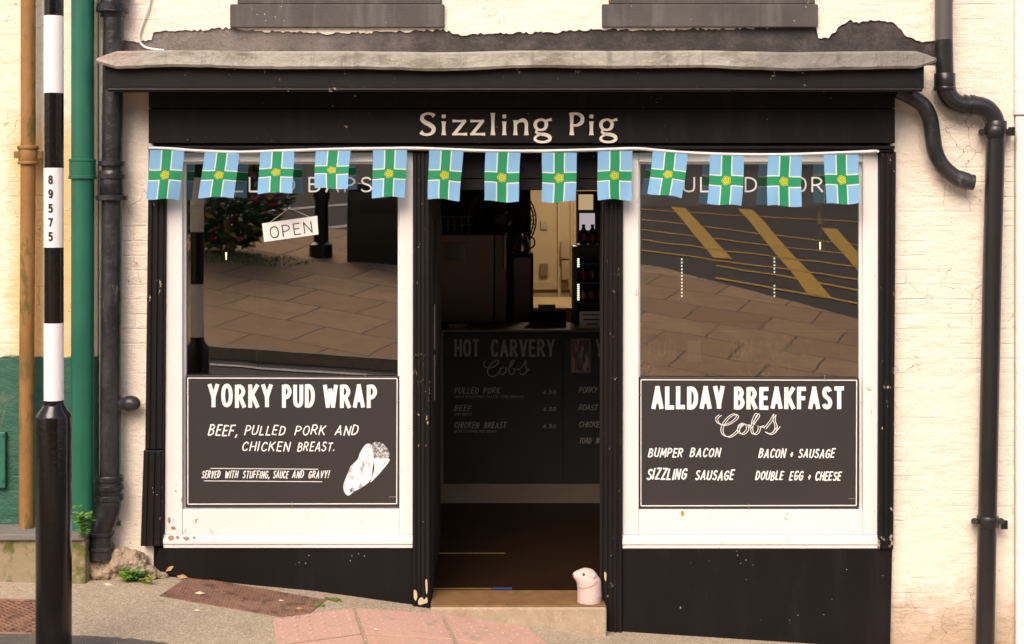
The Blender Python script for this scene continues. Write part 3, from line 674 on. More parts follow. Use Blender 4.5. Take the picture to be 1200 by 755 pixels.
for y in (625, 642): mb = MB(); ring(mb, 118.3, y, -.09, .067, .02, 22); mb.build('collar', BPIPE, p, smooth=True)
mb = MB(); c = W(153, 473, -.06); mb.ball(c, .044, (1.15, .9, .92), 3); mb.tube([W(137, 474, -.085), W(150, 473, -.06)], [.036, .03], 12); mb.build('capped_branch', BPIPE, p, smooth=True)
# right-hand pipe with swan neck
p = empty('drainpipe', W(1156, 760, -.08), 'black plastic drainpipe with a swan neck bend, right of the shopfront', 'drainpipe')
PLG = plain('grey_plastic_pipe', (.085, .078, .072), .4, .1)
MB().tube(px_path([(1106, -150), (1106, 48)], -.08), .044, 20).build('pipe', PLG, p, smooth=True)
MB().tube(px_path([(1106, 47), (1107, 90)], -.08), .0445, 20).build('pipe', BPIPE2, p, smooth=True)
MB().tube(px_path([(1167, 152), (1163, 300), (1160, 450), (1157, 610), (1154, 775)], -.08), .047, 20).build('pipe', BPIPE2, p, smooth=True)
MB().tube(crom(px_path([(1107, 96), (1109, 108), (1117, 119), (1130, 124), (1144, 124), (1156, 128), (1164, 138), (1167, 150)], -.08), 6), .049, 20).build('swan_neck', BPIPE2, p, smooth=True)
mb = MB(); ring(mb, 1107, 96, -.08, .053, .085); ring(mb, 1107, 104, -.08, .056, .02); mb.build('joint', BPIPE2, p, smooth=True)
mb = MB(); ring(mb, 1167, 150, -.08, .054, .07); mb.build('joint', BPIPE2, p, smooth=True)
for a, b in (((1126.5, 122.5), (1131, 124)), ((1136.5, 123.7), (1141, 124))): mb = MB(); mb.tube(px_path([a, b], -.08), .0545, 20); mb.build('collar', BPIPE2, p, smooth=True)
for x, y in ((1166, 155), (1157.5, 611)):
    mb = MB(); ring(mb, x, y, -.08, .055, .055)
    for s in (-1, 1): mb.tube([W(x+s*15.5, y, -.10), W(x+s*15.5, y, -.001)], .017, 12); mb.box(X(x+min(s*10, s*17)), X(x+max(s*10, s*17)), -.09, -.075, Z(y+5), Z(y-5))
    mb.build('bracket', BPIPE2, p, smooth=True)
# horn-like stub of old gutter pipe
p = MB().tube(crom(px_path([(1052, 106), (1068, 114), (1082, 124), (1090, 140), (1093, 160), (1096, 178), (1104, 194), (1117, 206), (1131, 212), (1141, 214)], -.075), 5), [.040]*37+[.044]*5+[.040]*4, 18).build('gutter_spout', BPIPE, None, smooth=True)
tag(recenter(p), 'black horn shaped stub of old gutter pipe under the right end of the canopy', 'pipe')
# loose white cable
p = MB().tube(crom(px_path([(178, -60), (176, -10), (174, 8), (166, 30), (163, 46), (168, 54), (178, 57.5), (192, 59)], -.03), 6), .006, 8).build('cable', WHITEW, None, smooth=True)
tag(recenter(p), 'loose white cable hanging down onto the canopy at its left end', 'cable')
# striped post
p = empty('traffic_sign_post', W(63, 786, -1.46), 'black and white striped pole with a thick black base, numbered 89575', 'pole')
def band(y0, y1, m, nm='band', wd=.0405):
    MB().tube(px_path([(63, y0), (63, y1)], -1.46), wd, 28).build(nm, m, p, smooth=True)
for i, (a, b) in enumerate(((-200, -92), (-92, 19), (19, 109.5), (109.5, 197), (197, 290), (290, 378.5), (378.5, 470))): band(a, b, POLEB if i % 2 == 1 else POLEW)
c = W(63, 787, -1.46); k = PPM*CAMD/(CAMD-1.46); zz = lambda py: (787-py)/k
MB().lathe(c, [(.072, 0), (.0735, .02), (.0735, zz(489)), (.071, zz(486)), (.0445, zz(476)), (.0425, zz(474)), (.0425, zz(469))], 32).build('base', POLEB, p, smooth=True)
digs = []; NUMM = plain('black_lettering', (.02, .018, .018), .5)
for dg, a, b in (('8', 205.5, 216), ('9', 222, 232.5), ('5', 239, 249.5), ('7', 255.5, 266), ('5', 272, 283)):
    digs.append(text((p, NUMM, 'number'), dg, 56.2, a, 61.8, b, -1.504, .2))
cx = X(63, -1.46)
for lt in digs:                                  # wrap the digits onto the round pole
  for v in lt.data.vertices:
    x = v.co.x+origin(lt).x-cx; a = x/.0405; v.co.x = cx+math.sin(a)*.0412-origin(lt).x; v.co.y = -1.46-math.cos(a)*.0412-(-1.504-.0006-(v.co.y+origin(lt).y))*0-origin(lt).y-abs((v.co.y+origin(lt).y)+1.5046)
# ================================================================ MENU BOARDS
def board(px0, py0, px1, py1, label):
    d = -.004
    r = empty('menu_board', W((px0+px1)/2, py1, d), label, 'menu board')
    mb = MB(); mb.prism([(X(px0, d), Z(py1, d)), (X(px1, d), Z(py1, d)), (X(px1, d), Z(py0+.6, d)), (X(px0, d), Z(py0-.4, d))], d, d+.012); mb.build('panel', BOARD, r, bev=.0015)
    mb = MB(); i = 2.6
    q = [(px0+i, py0+i), (px1-i, py0+i+.6), (px1-i-.5, py1-i-1.5), (px0+i, py1-i-1)]
    for a, b in zip(q, q[1:]+q[:1]): line(mb, a, b, d, 1.1)
    mb.build('border_line', CHALKP, r)
    wm = plain('thin_wire', (.42, .36, .26), .4, .2, metal=.6)
    for x, y, s in ((px0, py0+20, 0), (px1, py0+29, 0), (px0, py1-10, 0), (px1-8, py1-12, 0), ((px0+px1)/2, py1-2, 1), (px1-40, py0+1, 1)):
        mb = MB(); mb.tube([W(x-(0 if s else 4), y+(-4 if s else 0), d-.003), W(x+(0 if s else 4), y+(4 if s else 0), d-.003)], .0012, 6); mb.build('wire_tie', wm, r)
    return r, d
r, d = board(217.5, 440.5, 468, 594.5, 'black menu board lettered YORKY PUD WRAP with a wrap picture, in left window')
HL, IL, RL = (r, CHALKP, 'heading_lettering'), (r, CHALKP, 'item_lettering'), (r, CHALKP, 'ruled_line')
text(HL, 'YORKY', 243.5, 450, 319.5, 478, d, .165, 0, .02, .44); text(HL, 'PUD', 330.5, 450.5, 369, 478, d, .165, 0, .02, .44); text(HL, 'WRAP', 378.5, 450.5, 442, 478.5, d, .165, 0, .02, .44)
text(IL, 'BEEF,', 243.5, 498, 281, 511, d, .125, .26, .05, .3); text(IL, 'PULLED', 286, 498.5, 336, 510, d, .125, .26, .05, .3); text(IL, 'PORK', 345, 498.5, 383, 510, d, .125, .26, .05, .3); text(IL, 'AND', 392, 498.5, 421.5, 510.5, d, .125, .26, .05, .3)
text(IL, 'CHICKEN', 283, 517.5, 341, 529, d, .125, .22, .05, .3); text(IL, 'BREAST.', 348, 518, 394, 529, d, .125, .22, .05, .3)
for wd, a, b in (('SERVED', 236, 259), ('WITH', 263, 280), ('STUFFING,', 284, 317.5), ('SAUCE', 319.5, 339), ('AND', 342, 357), ('GRAVY!', 361, 387)): text(IL, wd, a, 551.5, b, 560.5, d, .12, .2, .04, .36)
for q_ in (((246.6, 549), (373, 550)), ((239, 563.6), (377.5, 564.6))): mb = MB(); line(mb, q_[0], q_[1], d, .8); mb.build('ruled_line', CHALKP, r)
def mk_wrap():
    n = N('printed_wrap_picture'); c = n.mix(n.step(n.noise(22, 6, .65, stretch=(1, 1, .5)), .30, .54), (.24, .24, .24), (.80, .80, .80)); sp = n.step(n.voro(45), .18, .1)
    c = n.mix(n.math('MULTIPLY', sp, n.step(n.noise(20, 2), .5, .58)), c, (.1, .1, .1)); return n.done(c, .6)
def mk_fill():
    n = N('printed_filling_picture'); c = n.mix(n.step(n.noise(75, 5, .7), .42, .6), (.08, .08, .08), (.6, .6, .6)); return n.done(c, .6)
z7 = lambda pts: [(390+a/7.556, 500+b/7.556) for a, b in pts]
def decal(poly, m, k, nm):
    mb = MB(); P = crom([(*W(a, b, d).xz,) for a, b in poly], 5, True); mb.bm.faces.new([mb.bm.verts.new((q.x, d-.001-k*.0004, q.y)) for q in P]); return mb.build(nm, m, r)
WR, WF = mk_wrap(), mk_fill()
decal(z7([(350, 150), (395, 135), (450, 155), (490, 205), (498, 265), (440, 285), (360, 280), (345, 220)]), WF, 1, 'picture_filling')
decal(z7([(365, 285), (430, 280), (497, 283), (495, 315), (440, 385), (380, 450), (335, 492), (350, 440), (368, 370)]), WR, 2, 'picture_wrap')
decal(z7([(320, 150), (345, 165), (350, 215), (362, 290), (352, 370), (345, 440), (320, 490), (255, 540), (190, 575), (140, 610), (105, 585), (92, 530), (110, 470), (135, 410), (160, 350), (215, 295), (245, 225), (285, 165)]), WR, 3, 'picture_wrap')
decal(z7([(150, 560), (165, 540), (190, 545), (190, 575), (165, 590), (148, 590)]), WF, 4, 'picture_filling')
r, d = board(748.5, 442.5, 1006.5, 596.5, 'black menu board lettered ALLDAY BREAKFAST Cobs, in the right window')
HL, IL = (r, CHALKP, 'heading_lettering'), (r, CHALKP, 'item_lettering')
text(HL, 'ALLDAy', 763.5, 452.5, 849, 480, d, .185, 0, .015, .44); text(HL, 'BREAKFAST', 860, 453, 989.5, 480, d, .18, 0, .015, .44)
cobs((r, CHALKP, 'script_lettering'), 840, 485, 913, 511.5, d, .75/PPM/2, .0056)
for wd, a, b, y0, y1 in (('BUMPER', 759, 801.5, 525, 536), ('BACON', 808, 845.5, 525, 536), ('BACON', 888.5, 922, 525.8, 537), ('+', 925, 931, 525.8, 537), ('SAUSAGE', 935, 979.5, 526, 537),
                         ('SIZZLING', 757, 806.5, 549, 562.5), ('SAUSAGE', 814, 861.5, 551, 563), ('DOUBLE', 884.5, 919.5, 552, 563), ('EGG', 924.5, 942.5, 552.5, 563.5), ('+', 946, 951.5, 552.5, 563.5), ('CHEESE', 954.5, 987, 552.5, 563.5)):
    text(IL, wd, a, y0, b, y1, d, .14, .22, .05, .32)
# OPEN sign hung inside the left window, on the glass
op = empty('open_sign', W(340, 284, .01), 'white OPEN sign hung crooked by a cord at the left window', 'sign')
d = .012
mb = MB(); mb.prism([(X(a, d), Z(b, d)) for a, b in ((309.5, 283.7), (373, 274.8), (371.7, 253), (307, 262))], d, d+.006); mb.build('board', VINYLW, op)
MB().tube([W(316, 261, d), W(339, 244, d), W(363, 254.5, d)], .0014, 6).build('cord', plain('pale_cord', (.6, .55, .45)), op)
mb = MB(); text(mb, 'OPEN', 316, 262.5, 366, 276.5, d, .09, 0, 0, .3)
o = mb.build('lettering', plain('black_lettering', (.02, .018, .018), .5), op)
ct = W(341, 269.5, d)-origin(o); ang = R(8)
for v in o.data.vertices:
    x, z = v.co.x-ct.x, v.co.z-ct.z; v.co.x = ct.x+x*math.cos(ang)-z*math.sin(ang); v.co.z = ct.z+x*math.sin(ang)+z*math.cos(ang)
mb = MB(); mb.ball(W(339, 244, d-.004), .006); mb.build('hook', VINYLW, op, smooth=True)
# ================================================================ BUNTING
def mk_flag():
    n = N('printed_flag_cloth'); n.m.use_backface_culling = False
    u, v, _ = n.xyz(n.co.outputs['UV'])
    cu, cv = n.math('ABSOLUTE', n.math('SUBTRACT', u, .5)), n.math('ABSOLUTE', n.math('SUBTRACT', v, .49))
    xu, xv = n.math('MULTIPLY', cu, 1.0), n.math('MULTIPLY', cv, 1.43)
    m = n.math('MINIMUM', xu, xv)
    c = n.mix(n.step(m, .172, .168), (.22, .48, .74), (.74, .80, .70)); c = n.mix(n.step(m, .137, .133), c, (.004, .29, .115))
    pu, pv = n.math('SUBTRACT', u, .5), n.math('MULTIPLY', n.math('SUBTRACT', v, .49), 1.43)
    rr = n.math('SQRT', n.math('ADD', n.math('MULTIPLY', pu, pu), n.math('MULTIPLY', pv, pv)))
    an = n.math('ARCTAN2', pv, pu); pet = n.math('MULTIPLY', n.math('COSINE', n.math('MULTIPLY', an, 5)), .012)
    ro = n.math('ADD', rr, pet)
    c = n.mix(n.step(ro, .132, .126), c, (.62, .62, .03)); c = n.mix(n.math('MULTIPLY', n.step(ro, .112, .108), n.step(ro, .090, .095)), c, (.12, .22, .02))
    c = n.mix(n.math('MULTIPLY', n.step(rr, .05, .046), n.step(rr, .030, .034)), c, (.10, .22, .02))
    n.done(c, .75, n.bump(n.noise(12, 3), .15, .006))
    tl = n.new('ShaderNodeBsdfTranslucent'); n.put(c, tl.inputs[0]); mx = n.new('ShaderNodeMixShader'); mx.inputs[0].default_value = .32
    n.put(n.b.outputs[0], mx.inputs[1]); n.put(tl.outputs[0], mx.inputs[2]); n.put(mx.outputs[0], n.out.inputs[0]); return n.m
FLAG = mk_flag()
bu = empty('bunting', W(600, 176, -.10), 'string of small green cross and blue county flags hung along the shop sign', 'bunting')
string = [(174, 173.5), (205, 175), (232, 177), (280, 178.5), (330, 177), (400, 175), (440, 174.5), (482, 174), (520, 175.2), (570, 177), (630, 177.3), (690, 176), (744, 174.5), (770, 176.5), (810, 179.5), (860, 181.3), (920, 181.5), (980, 179.5), (1028, 177.5)]
mb = MB(); sp = crom([W(a, b, -.098) for a, b in string], 6)
rows = []
for i, q in enumerate(sp):
    rows.append([mb.bm.verts.new((q.x, q.y+.002*math.sin(i*.7), q.z+.0085)), mb.bm.verts.new((q.x, q.y-.003, q.z)), mb.bm.verts.new((q.x, q.y+.002, q.z-.0085))])
for a, b in zip(rows, rows[1:]):
    for k_ in range(2): mb.bm.faces.new((a[k_], a[k_+1], b[k_+1], b[k_]))
o = mb.build('tape', plain('white_tape', (.78, .75, .74), .8, .04), bu, smooth=True); s_ = o.modifiers.new('s', 'SOLIDIFY'); s_.thickness = .001
MB().tube([W(1029, 177.5, -.098), W(1029, 177.5, -.06)], .006, 8).build('nail', VINYLW, bu)
flags = [((175.5, 176), (216, 176.5), (174, 233.5), (212, 234)), ((240, 178.5), (280.5, 180), (236, 231), (277, 232)), ((305, 178.5), (345, 177.5), (305.5, 226.5), (345.5, 226)), ((370, 177.5), (411, 176.5), (371, 221), (409.5, 221.5)),
         ((437, 176), (477, 176), (437.5, 231), (475.5, 231.5)), ((503, 176), (543, 177.5), (502, 233), (539, 235)), ((569, 178.5), (610, 179), (567, 235.5), (607, 237)), ((635, 179), (676, 179), (634.5, 236.5), (674, 237)),
         ((700.5, 177.5), (741, 177), (700, 234.5), (740, 234)), ((765, 177.5), (806, 181), (758, 227), (798, 231.5)), ((832, 182), (872, 183), (828, 238.5), (868, 241.5)), ((900, 183), (940, 183.5), (897, 241), (937, 242)), ((965.5, 181.5), (1006, 181.5), (966, 239), (1004.5, 238.5))]
for fi, (tl_, tr_, bl_, br_) in enumerate(flags):
    rr_ = random.Random(fi*3+1); mb = MB(); uvl = mb.bm.loops.layers.uv.new('UVMap'); n_u, n_v = 12, 16; ph = rr_.uniform(0, 6); grid = []
    hgt = bl_[1]-tl_[1]; out = math.sqrt(max(0, 60**2-hgt**2))/PPM*.55
    am = rr_.uniform(.006, .014)
    for j in range(n_v+1):
        v = j/n_v; row = []
        for i in range(n_u+1):
            u = i/n_u; t = Vector(tl_)*(1-u)+Vector(tr_)*u; b = Vector(bl_)*(1-u)+Vector(br_)*u; q = t*(1-v)+b*v
            y = -.103-out*v+am*v*math.sin(u*5+ph+v*1.5)+.004*v*math.sin(v*6+ph*2)-.006*v*math.cos(u*3+ph)
            q = q+Vector((.9*v*math.sin(v*4+ph), 1.0*v*math.sin(u*6+ph)+1.2*v*v*(u-.5)*math.sin(ph*3)))
            row.append(mb.bm.verts.new(W(q.x, q.y, -.103)*1.0)); row[-1].co.y = y
        grid.append(row)
    for j in range(n_v):
        for i in range(n_u):
            f = mb.bm.faces.new((grid[j][i], grid[j+1][i], grid[j+1][i+1], grid[j][i+1]))
            for l, (a, b) in zip(f.loops, ((i, j), (i, j+1), (i+1, j+1), (i+1, j))): l[uvl].uv = (a/n_u, 1-b/n_v)
    mb.build('flag', FLAG, bu, smooth=True)
# ================================================================ PIG DOORSTOP
pig = empty('pig_doorstop', W(688, 708.5, -.07), 'small pale pink pig shaped doorstop looking left on the door sill', 'doorstop')
def mk_pig():
    n = N('pale_pink_stone'); c = n.mix(n.noise(18, 6, .7), (.52, .36, .33), (.66, .52, .46)); c = n.mix(n.step(n.noise(60, 4, .7), .62, .7), c, (.34, .26, .22))
    return n.done(c, .6, n.bump(n.noise(60, 5), .3, .004))
PIGM = mk_pig(); q7 = lambda a, b, yy=0.0: W(640+a/7.19, 650+b/7.19, -.07)+Vector((0, yy, 0))
mb = MB(); axis = [((362, 432), 100, .06), ((362, 400), 101, .062), ((364, 350), 102, .062), ((364, 300), 101, .060), ((362, 250), 102, .058), ((352, 210), 108, .056), ((338, 178), 98, .050), ((340, 150), 78, .042), ((345, 128), 52, .028), ((345, 113), 14, .008)]
rows = []
for (cx_, cy_), hw, ry in axis:
    rows.append([mb.bm.verts.new(q7(cx_+hw*math.cos(a), cy_-(0), ry*math.sin(a))) for a in [2*math.pi*k/28 for k in range(28)]])
for a, b in zip(rows, rows[1:]):
    for k_ in range(28): mb.bm.faces.new((a[k_], a[(k_+1) % 28], b[(k_+1) % 28], b[k_]))
mb.bm.faces.new(rows[0][::-1]); mb.bm.faces.new(rows[-1])
mb.tube([q7(320, 185, 0), q7(280, 178, -.005), q7(250, 172, -.008), q7(232, 172, -.01)], [.046, .035, .024, .016], 18); mb.ball(q7(233, 172, -.01), .0155, (.5, 1, 1), 2)
body = mb.build('body', PIGM, pig)
rm_ = body.modifiers.new('remesh', 'REMESH'); rm_.mode = 'VOXEL'; rm_.voxel_size = .005; rm_.use_smooth_shade = True
sm = body.modifiers.new('smooth', 'SMOOTH'); sm.iterations = 8; sm.factor = .6
mb = MB(); mb.ball(Vector((0, 0, 0)), .020, (.55, .22, 1), 3)
bmesh.ops.rotate(mb.bm, verts=mb.bm.verts[:], cent=(0, 0, 0), matrix=Matrix.Rotation(R(28), 3, 'Y')); bmesh.ops.translate(mb.bm, verts=mb.bm.verts[:], vec=q7(392, 168, -.044))
mb.build('ear', PIGM, pig, smooth=True)
DK = plain('dark_eye', (.05, .04, .045), .3)
mb = MB(); mb.ball(q7(312, 148, -.046), .0065, (1, .8, 1)); mb.build('eye', DK, pig, smooth=True)
mb = MB(); mb.ball(q7(230, 168, -.022), .003); mb.ball(q7(231, 180, -.022), .003); mb.build('nostril', DK, pig, smooth=True)
mb = MB()
for s in ([(260, 262), (320, 262), (380, 240), (430, 200)], [(300, 395), (350, 380), (420, 350), (455, 330)]):
    mb.tube(crom([q7(a, b, -.060+.03*((a-362)/105)**2*1.0) for a, b in s], 5), .0014, 8)
mb.build('crease', plain('pink_crease', (.42, .27, .24), .7), pig, smooth=True)
# ================================================================ MANHOLE COVERS
def bil(q, u, v): return (q[0]*(1-u)+q[1]*u)*(1-v)+(q[3]*(1-u)+q[2]*u)*v
q = [near_hit(a, b) for a, b in ((222, 676), (382, 704), (353, 728), (187, 699))]
mh = empty('manhole_cover', sum(q, Vector())/4, 'long rusty iron cover with studs and a round mark, below the left window', 'manhole cover')
mb = MB(); mb.slab([p_-Vector((0, 0, .02)) for p_ in q], .025); mb.build('lid', CAST, mh, bev=.002)
mb = MB()
for i in range(44):
    for j in range(12):
        u, v = (i+.5+(j % 2)*.5)/45, (j+.5)/12
        if ((u-.5)*2.6)**2+((v-.5)*1.4)**2 < .085 or u > .98: continue
        p_ = bil(q, u, v)+Vector((0, 0, .005)); mb.tube([p_-Vector((0, 0, .001)), p_+Vector((0, 0, .004))], [.0065, .0045], 6)
def ringp(r_, wd):
    for k_ in range(32):
        a0, a1 = 2*math.pi*k_/32, 2*math.pi*(k_+1)/32; P = [bil(q, .5+rr*math.cos(a)/2.6, .5+rr*math.sin(a)/1.4)+Vector((0, 0, .004)) for rr, a in ((r_, a0), (r_, a1), (r_+wd, a1), (r_+wd, a0))]
        mb.slab(P, .005)
ringp(.24, .035); ringp(.15, .03); ringp(.03, .06)
for (u0, u1, v0, v1) in ((.1, .2, .38, .5), (.82, .9, .55, .68)): mb.slab([bil(q, a, b)+Vector((0, 0, .004)) for a, b in ((u0, v0), (u1, v0), (u1, v1), (u0, v1))], .004)
mb.build('studs', CAST, mh)
q = [near_hit(a, b) for a, b in ((-90, 700), (52, 706), (66, 745), (-80, 741))]
mh = empty('manhole_cover', sum(q, Vector())/4, 'rusty iron cover with a diamond lattice, left of the striped pole foot', 'manhole cover')
mb = MB(); mb.slab([p_-Vector((0, 0, .02)) for p_ in q], .023); mb.build('lid', CAST, mh, bev=.002)
mb = MB()
for k_ in range(-14, 15):
    for s in (1, -1):
        pts = []
        for u in frange(0, 1, .05):
            v = (k_/14*1.6+s*u*1.6) if s == 1 else (k_/14*1.6+1-u*1.6+.6)
            if 0 <= v <= 1: pts.append(bil(q, u, v)+Vector((0, 0, .004)))
        if len(pts) > 1: mb.tube([pts[0], pts[-1]], .005, 6)
for a, b in zip(q, q[1:]+q[:1]): mb.tube([a+Vector((0, 0, .003)), b+Vector((0, 0, .003))], .009, 6)
mb.build('lattice', CAST, mh)
# ================================================================ ROUGH BASE, WEEDS, LITTER
mb = MB()
for (a, b, r_, sx, sy, sz) in ((120, 668, .085, 1.1, 1, .7), (140, 662, .09, 1.1, .8, 1.0), (158, 664, .07, 1, .8, 1.2), (168, 672, .06, 1.2, 1, .8), (108, 676, .06, 1, 1, .6), (182, 676, .05, 1.3, 1, .5), (150, 676, .06, 1.8, 1.2, .5)):
    mb.ball(W(a, b, -.05), r_, (sx, sy, sz), 4)
for v in mb.bm.verts:
    v.co += Vector((math.sin(v.co.z*60+v.co.x*37), math.sin(v.co.x*71+1), math.sin(v.co.x*53+v.co.y*41)))*.006
md = mb.build('rubble_footing', MOUND, None, smooth=True)
a = md.modifiers.new('remesh', 'REMESH'); a.mode = 'VOXEL'; a.voxel_size = .005; a.use_smooth_shade = True
tx = bpy.data.textures.new('rough', 'CLOUDS'); tx.noise_scale = .05; a = md.modifiers.new('d', 'DISPLACE'); a.texture = tx; a.strength = .05; a.texture_coords = 'LOCAL'
tx = bpy.data.textures.new('grit', 'CLOUDS'); tx.noise_scale = .014; tx.noise_depth = 4; a = md.modifiers.new('d2', 'DISPLACE'); a.texture = tx; a.strength = .018; a.texture_coords = 'LOCAL'
tag(recenter(md), 'crumbling mortar mound at the foot of the black cast iron drainpipe', 'footing')
def mk_leaf(name, a, b):
    n = N(name); n.done(n.mix(n.noise(25, 3), a, b), .55); return n.m
LF = mk_leaf('weed_leaf', (.05, .15, .012), (.14, .28, .03)); LF2 = mk_leaf('dark_weed_leaf', (.03, .10, .015), (.06, .17, .03))
def leaf(mb, p, dr, up, L, wd):
    dr = dr.normalized(); sd = dr.cross(up)
    if sd.length < 1e-3: sd = Vector((1, 0, 0))
    sd.normalize(); nrm = sd.cross(dr)
    a = mb.bm.verts.new(p); b = mb.bm.verts.new(p+dr*L*.45+sd*wd-nrm*.002); c = mb.bm.verts.new(p+dr*L-nrm*L*.15); e = mb.bm.verts.new(p+dr*L*.45-sd*wd-nrm*.002); m_ = mb.bm.verts.new(p+dr*L*.5+nrm*wd*.3)
    for t in ((a, b, m_), (b, c, m_), (c, e, m_), (e, a, m_)): mb.bm.faces.new(t)
def weed(base, h, spread, n, L, label, m=LF, stems=5, group=None):
    r_ = random.Random(n*7+int(h*1000)); root = empty('weed', base, label, 'weed', group); ml, ms = MB(), MB()
    for s in range(stems):
        tip = base+Vector((r_.uniform(-spread, spread), r_.uniform(-spread, spread)*.5-.01, h*r_.uniform(.6, 1))); mid = (base+tip)/2+Vector((r_.uniform(-.01, .01), 0, h*.08))
        path = crom([base, mid, tip], 5); ms.tube(path, .0014, 5)
        for k_ in range(n//stems):
            p_ = path[min(len(path)-1, int(r_.uniform(.15, 1)*(len(path)-1)))]; a = r_.uniform(0, 6.28)
            leaf(ml, p_, Vector((math.cos(a), math.sin(a)*.8-.2, r_.uniform(-.1, .6))), Vector((0, 0, 1)), L*r_.uniform(.6, 1.2), L*.28)
    ms.build('stem', LF2, root); ml.build('foliage', m, root)
weed(W(97, 628, -.24), .16, .06, 70, .045, 'tallest bright green weed growing on the ledge between pole and drainpipes', LF, 7)
weed(near_hit(152, 682), .065, .07, 60, .045, 'leafy bright green weed at the foot of the rubble mound', LF, 6)
weed(near_hit(172, 684), .035, .05, 34, .03, 'low yellowish weed beside the left stall panel', mk_leaf('yellow_weed_leaf', (.20, .22, .02), (.30, .30, .04)), 6)
weed(near_hit(95, 680), .05, .05, 40, .03, 'small green weed tucked behind the foot of the striped pole', LF, 6)
weed(W(140, 617, -.02), .05, .02, 18, .02, 'tiny weed on the wall behind the bent pipe foot', LF2, 4)
def moss(c, r_, label):
    mb = MB()
    for i in range(40):
        a, k_ = rnd.uniform(0, 6.28), rnd.uniform(0, r_); p_ = c+Vector((math.cos(a)*k_*1.5, math.sin(a)*k_*.5, 0)); mb.ball(Vector((p_.x, p_.y, near_z(p_.x, -p_.y)+.006)), rnd.uniform(.004, .010), (1, 1, .8), 1)
    o = mb.build('moss_clump', mk_leaf('moss', (.07, .12, .012), (.15, .2, .02)), None, smooth=True); tag(recenter(o), label, 'moss')
weed(near_hit(160, 681), .05, .06, 50, .04, 'broad leaved green weed just right of the leafy bright one by the mound', LF2, 6)
weed(near_hit(60, 672), .04, .05, 40, .025, 'thin green weed at the foot of the mossy ledge behind the pole', LF, 6)
weed(near_hit(6, 671), .03, .05, 40, .022, 'short yellow green weed at the left end of the mossy ledge foot', LF, 6)
moss(near_hit(374, 710), .035, 'clump of green moss at the right corner of the long iron cover')
moss(near_hit(392, 704), .03, 'flat moss strip under the stall panel near the pink slabs')
LEAFD = mk_leaf('dead_leaf', (.35, .16, .05), (.5, .30, .12)); LEAFP = mk_leaf('pale_scrap', (.55, .45, .30), (.65, .55, .4))
for i, (a, b, L, m, dz, lb, nm) in enumerate(((228, 695, .055, LEAFP, .012, 'pale litter scrap on the left end of the long iron cover', 'litter_scrap'), (326, 703, .03, LEAFP, .012, 'pale litter scrap right of the round mark on the long iron cover', 'litter_scrap'), (346, 713, .04, LEAFD, .012, 'tan litter scrap on the right end of the long iron cover', 'litter_scrap'),
      (121, 684, .05, LEAFP, .006, 'whitish litter scrap on the pavement below the bent pipe foot', 'litter_scrap'), (194, 670, .055, LEAFD, .03, 'upright dead brown leaf against the left corner of the black panel', 'dead_leaf'), (207, 675, .06, LEAFD, .012, 'dead brown leaf lying at the top left corner of the long iron cover', 'dead_leaf'), (227, 715, .035, LEAFP, .006, 'thin pale scrap on the asphalt just below the long iron cover', 'litter_scrap'), (437, 737, .03, LEAFP, .016, 'small pale scrap on the first pink slab joint', 'litter_scrap'))):
    mb = MB(); p_ = near_hit(a, b, dz); dirn = Vector((1, -.25 if i % 2 else .2, .9 if 'upright' in lb else .05)); leaf(mb, p_, dirn, Vector((0, -.5, 1)), L, L*.22 if 'scrap' in lb else L*.35)
    o = mb.build(nm, m, None); sd_ = o.modifiers.new('s', 'SOLIDIFY'); sd_.thickness = .002; tag(recenter(o), lb, 'leaf' if 'leaf' in nm else 'litter')
# ================================================================ INSIDE THE SHOP
D = 2.5
ct = empty('counter', W(640, 585, D), 'shop counter fronted by black chalk menu panels, seen through the open door', 'counter')
OAK = plain('pale_wood_trim', (.17, .125, .085), .6, .2, 8, .2)
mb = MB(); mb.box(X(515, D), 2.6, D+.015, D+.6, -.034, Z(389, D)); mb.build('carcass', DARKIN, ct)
mb = MB(); mb.box(X(514, D), 2.6, D-.006, D+.0145, -.034+.0, Z(567, D)); mb.build('plinth', OAK, ct)
mb = MB(); mb.box(X(512, D), 2.6, D-.02, D+.62, Z(389, D)+.0005, Z(386.5, D)); mb.build('worktop', OAK, ct)
mb = MB(); mb.box(X(515, D), X(519.5, D), D-.004, D+.0145, Z(566.5, D), Z(389.5, D)); mb.build('edge_trim', OAK, ct)
CB = plain('chalk_panel', (.010, .009, .0085), .6, .2)
for a, b in ((520, 659.5), (660.5, 820), (821, 985)):
    mb = MB(); mb.box(X(a, D), X(b, D), D, D+.0145, Z(566.4, D), Z(390, D)); mb.build('menu_panel', CB, ct, bev=.002)
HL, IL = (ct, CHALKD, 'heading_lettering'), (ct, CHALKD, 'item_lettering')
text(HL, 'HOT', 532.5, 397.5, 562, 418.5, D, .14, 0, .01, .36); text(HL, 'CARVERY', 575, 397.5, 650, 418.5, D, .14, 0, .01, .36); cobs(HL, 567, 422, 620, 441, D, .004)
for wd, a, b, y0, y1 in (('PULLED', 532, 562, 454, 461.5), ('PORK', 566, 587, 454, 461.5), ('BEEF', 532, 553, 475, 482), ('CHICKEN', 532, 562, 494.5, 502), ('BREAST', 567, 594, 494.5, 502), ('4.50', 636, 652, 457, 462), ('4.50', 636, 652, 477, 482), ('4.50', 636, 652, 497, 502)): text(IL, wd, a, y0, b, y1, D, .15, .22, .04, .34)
for wd, a, b, y in (('WITH STUFFING SAUCE AND GRAVY', 532, 614, 463.5), ('WITH GRAVY', 532, 553, 484), ('WITH STUFFING AND GRAVY', 532, 583, 504)): text(IL, wd, a, y, b, y+3.2, D, .13, .2, .04)
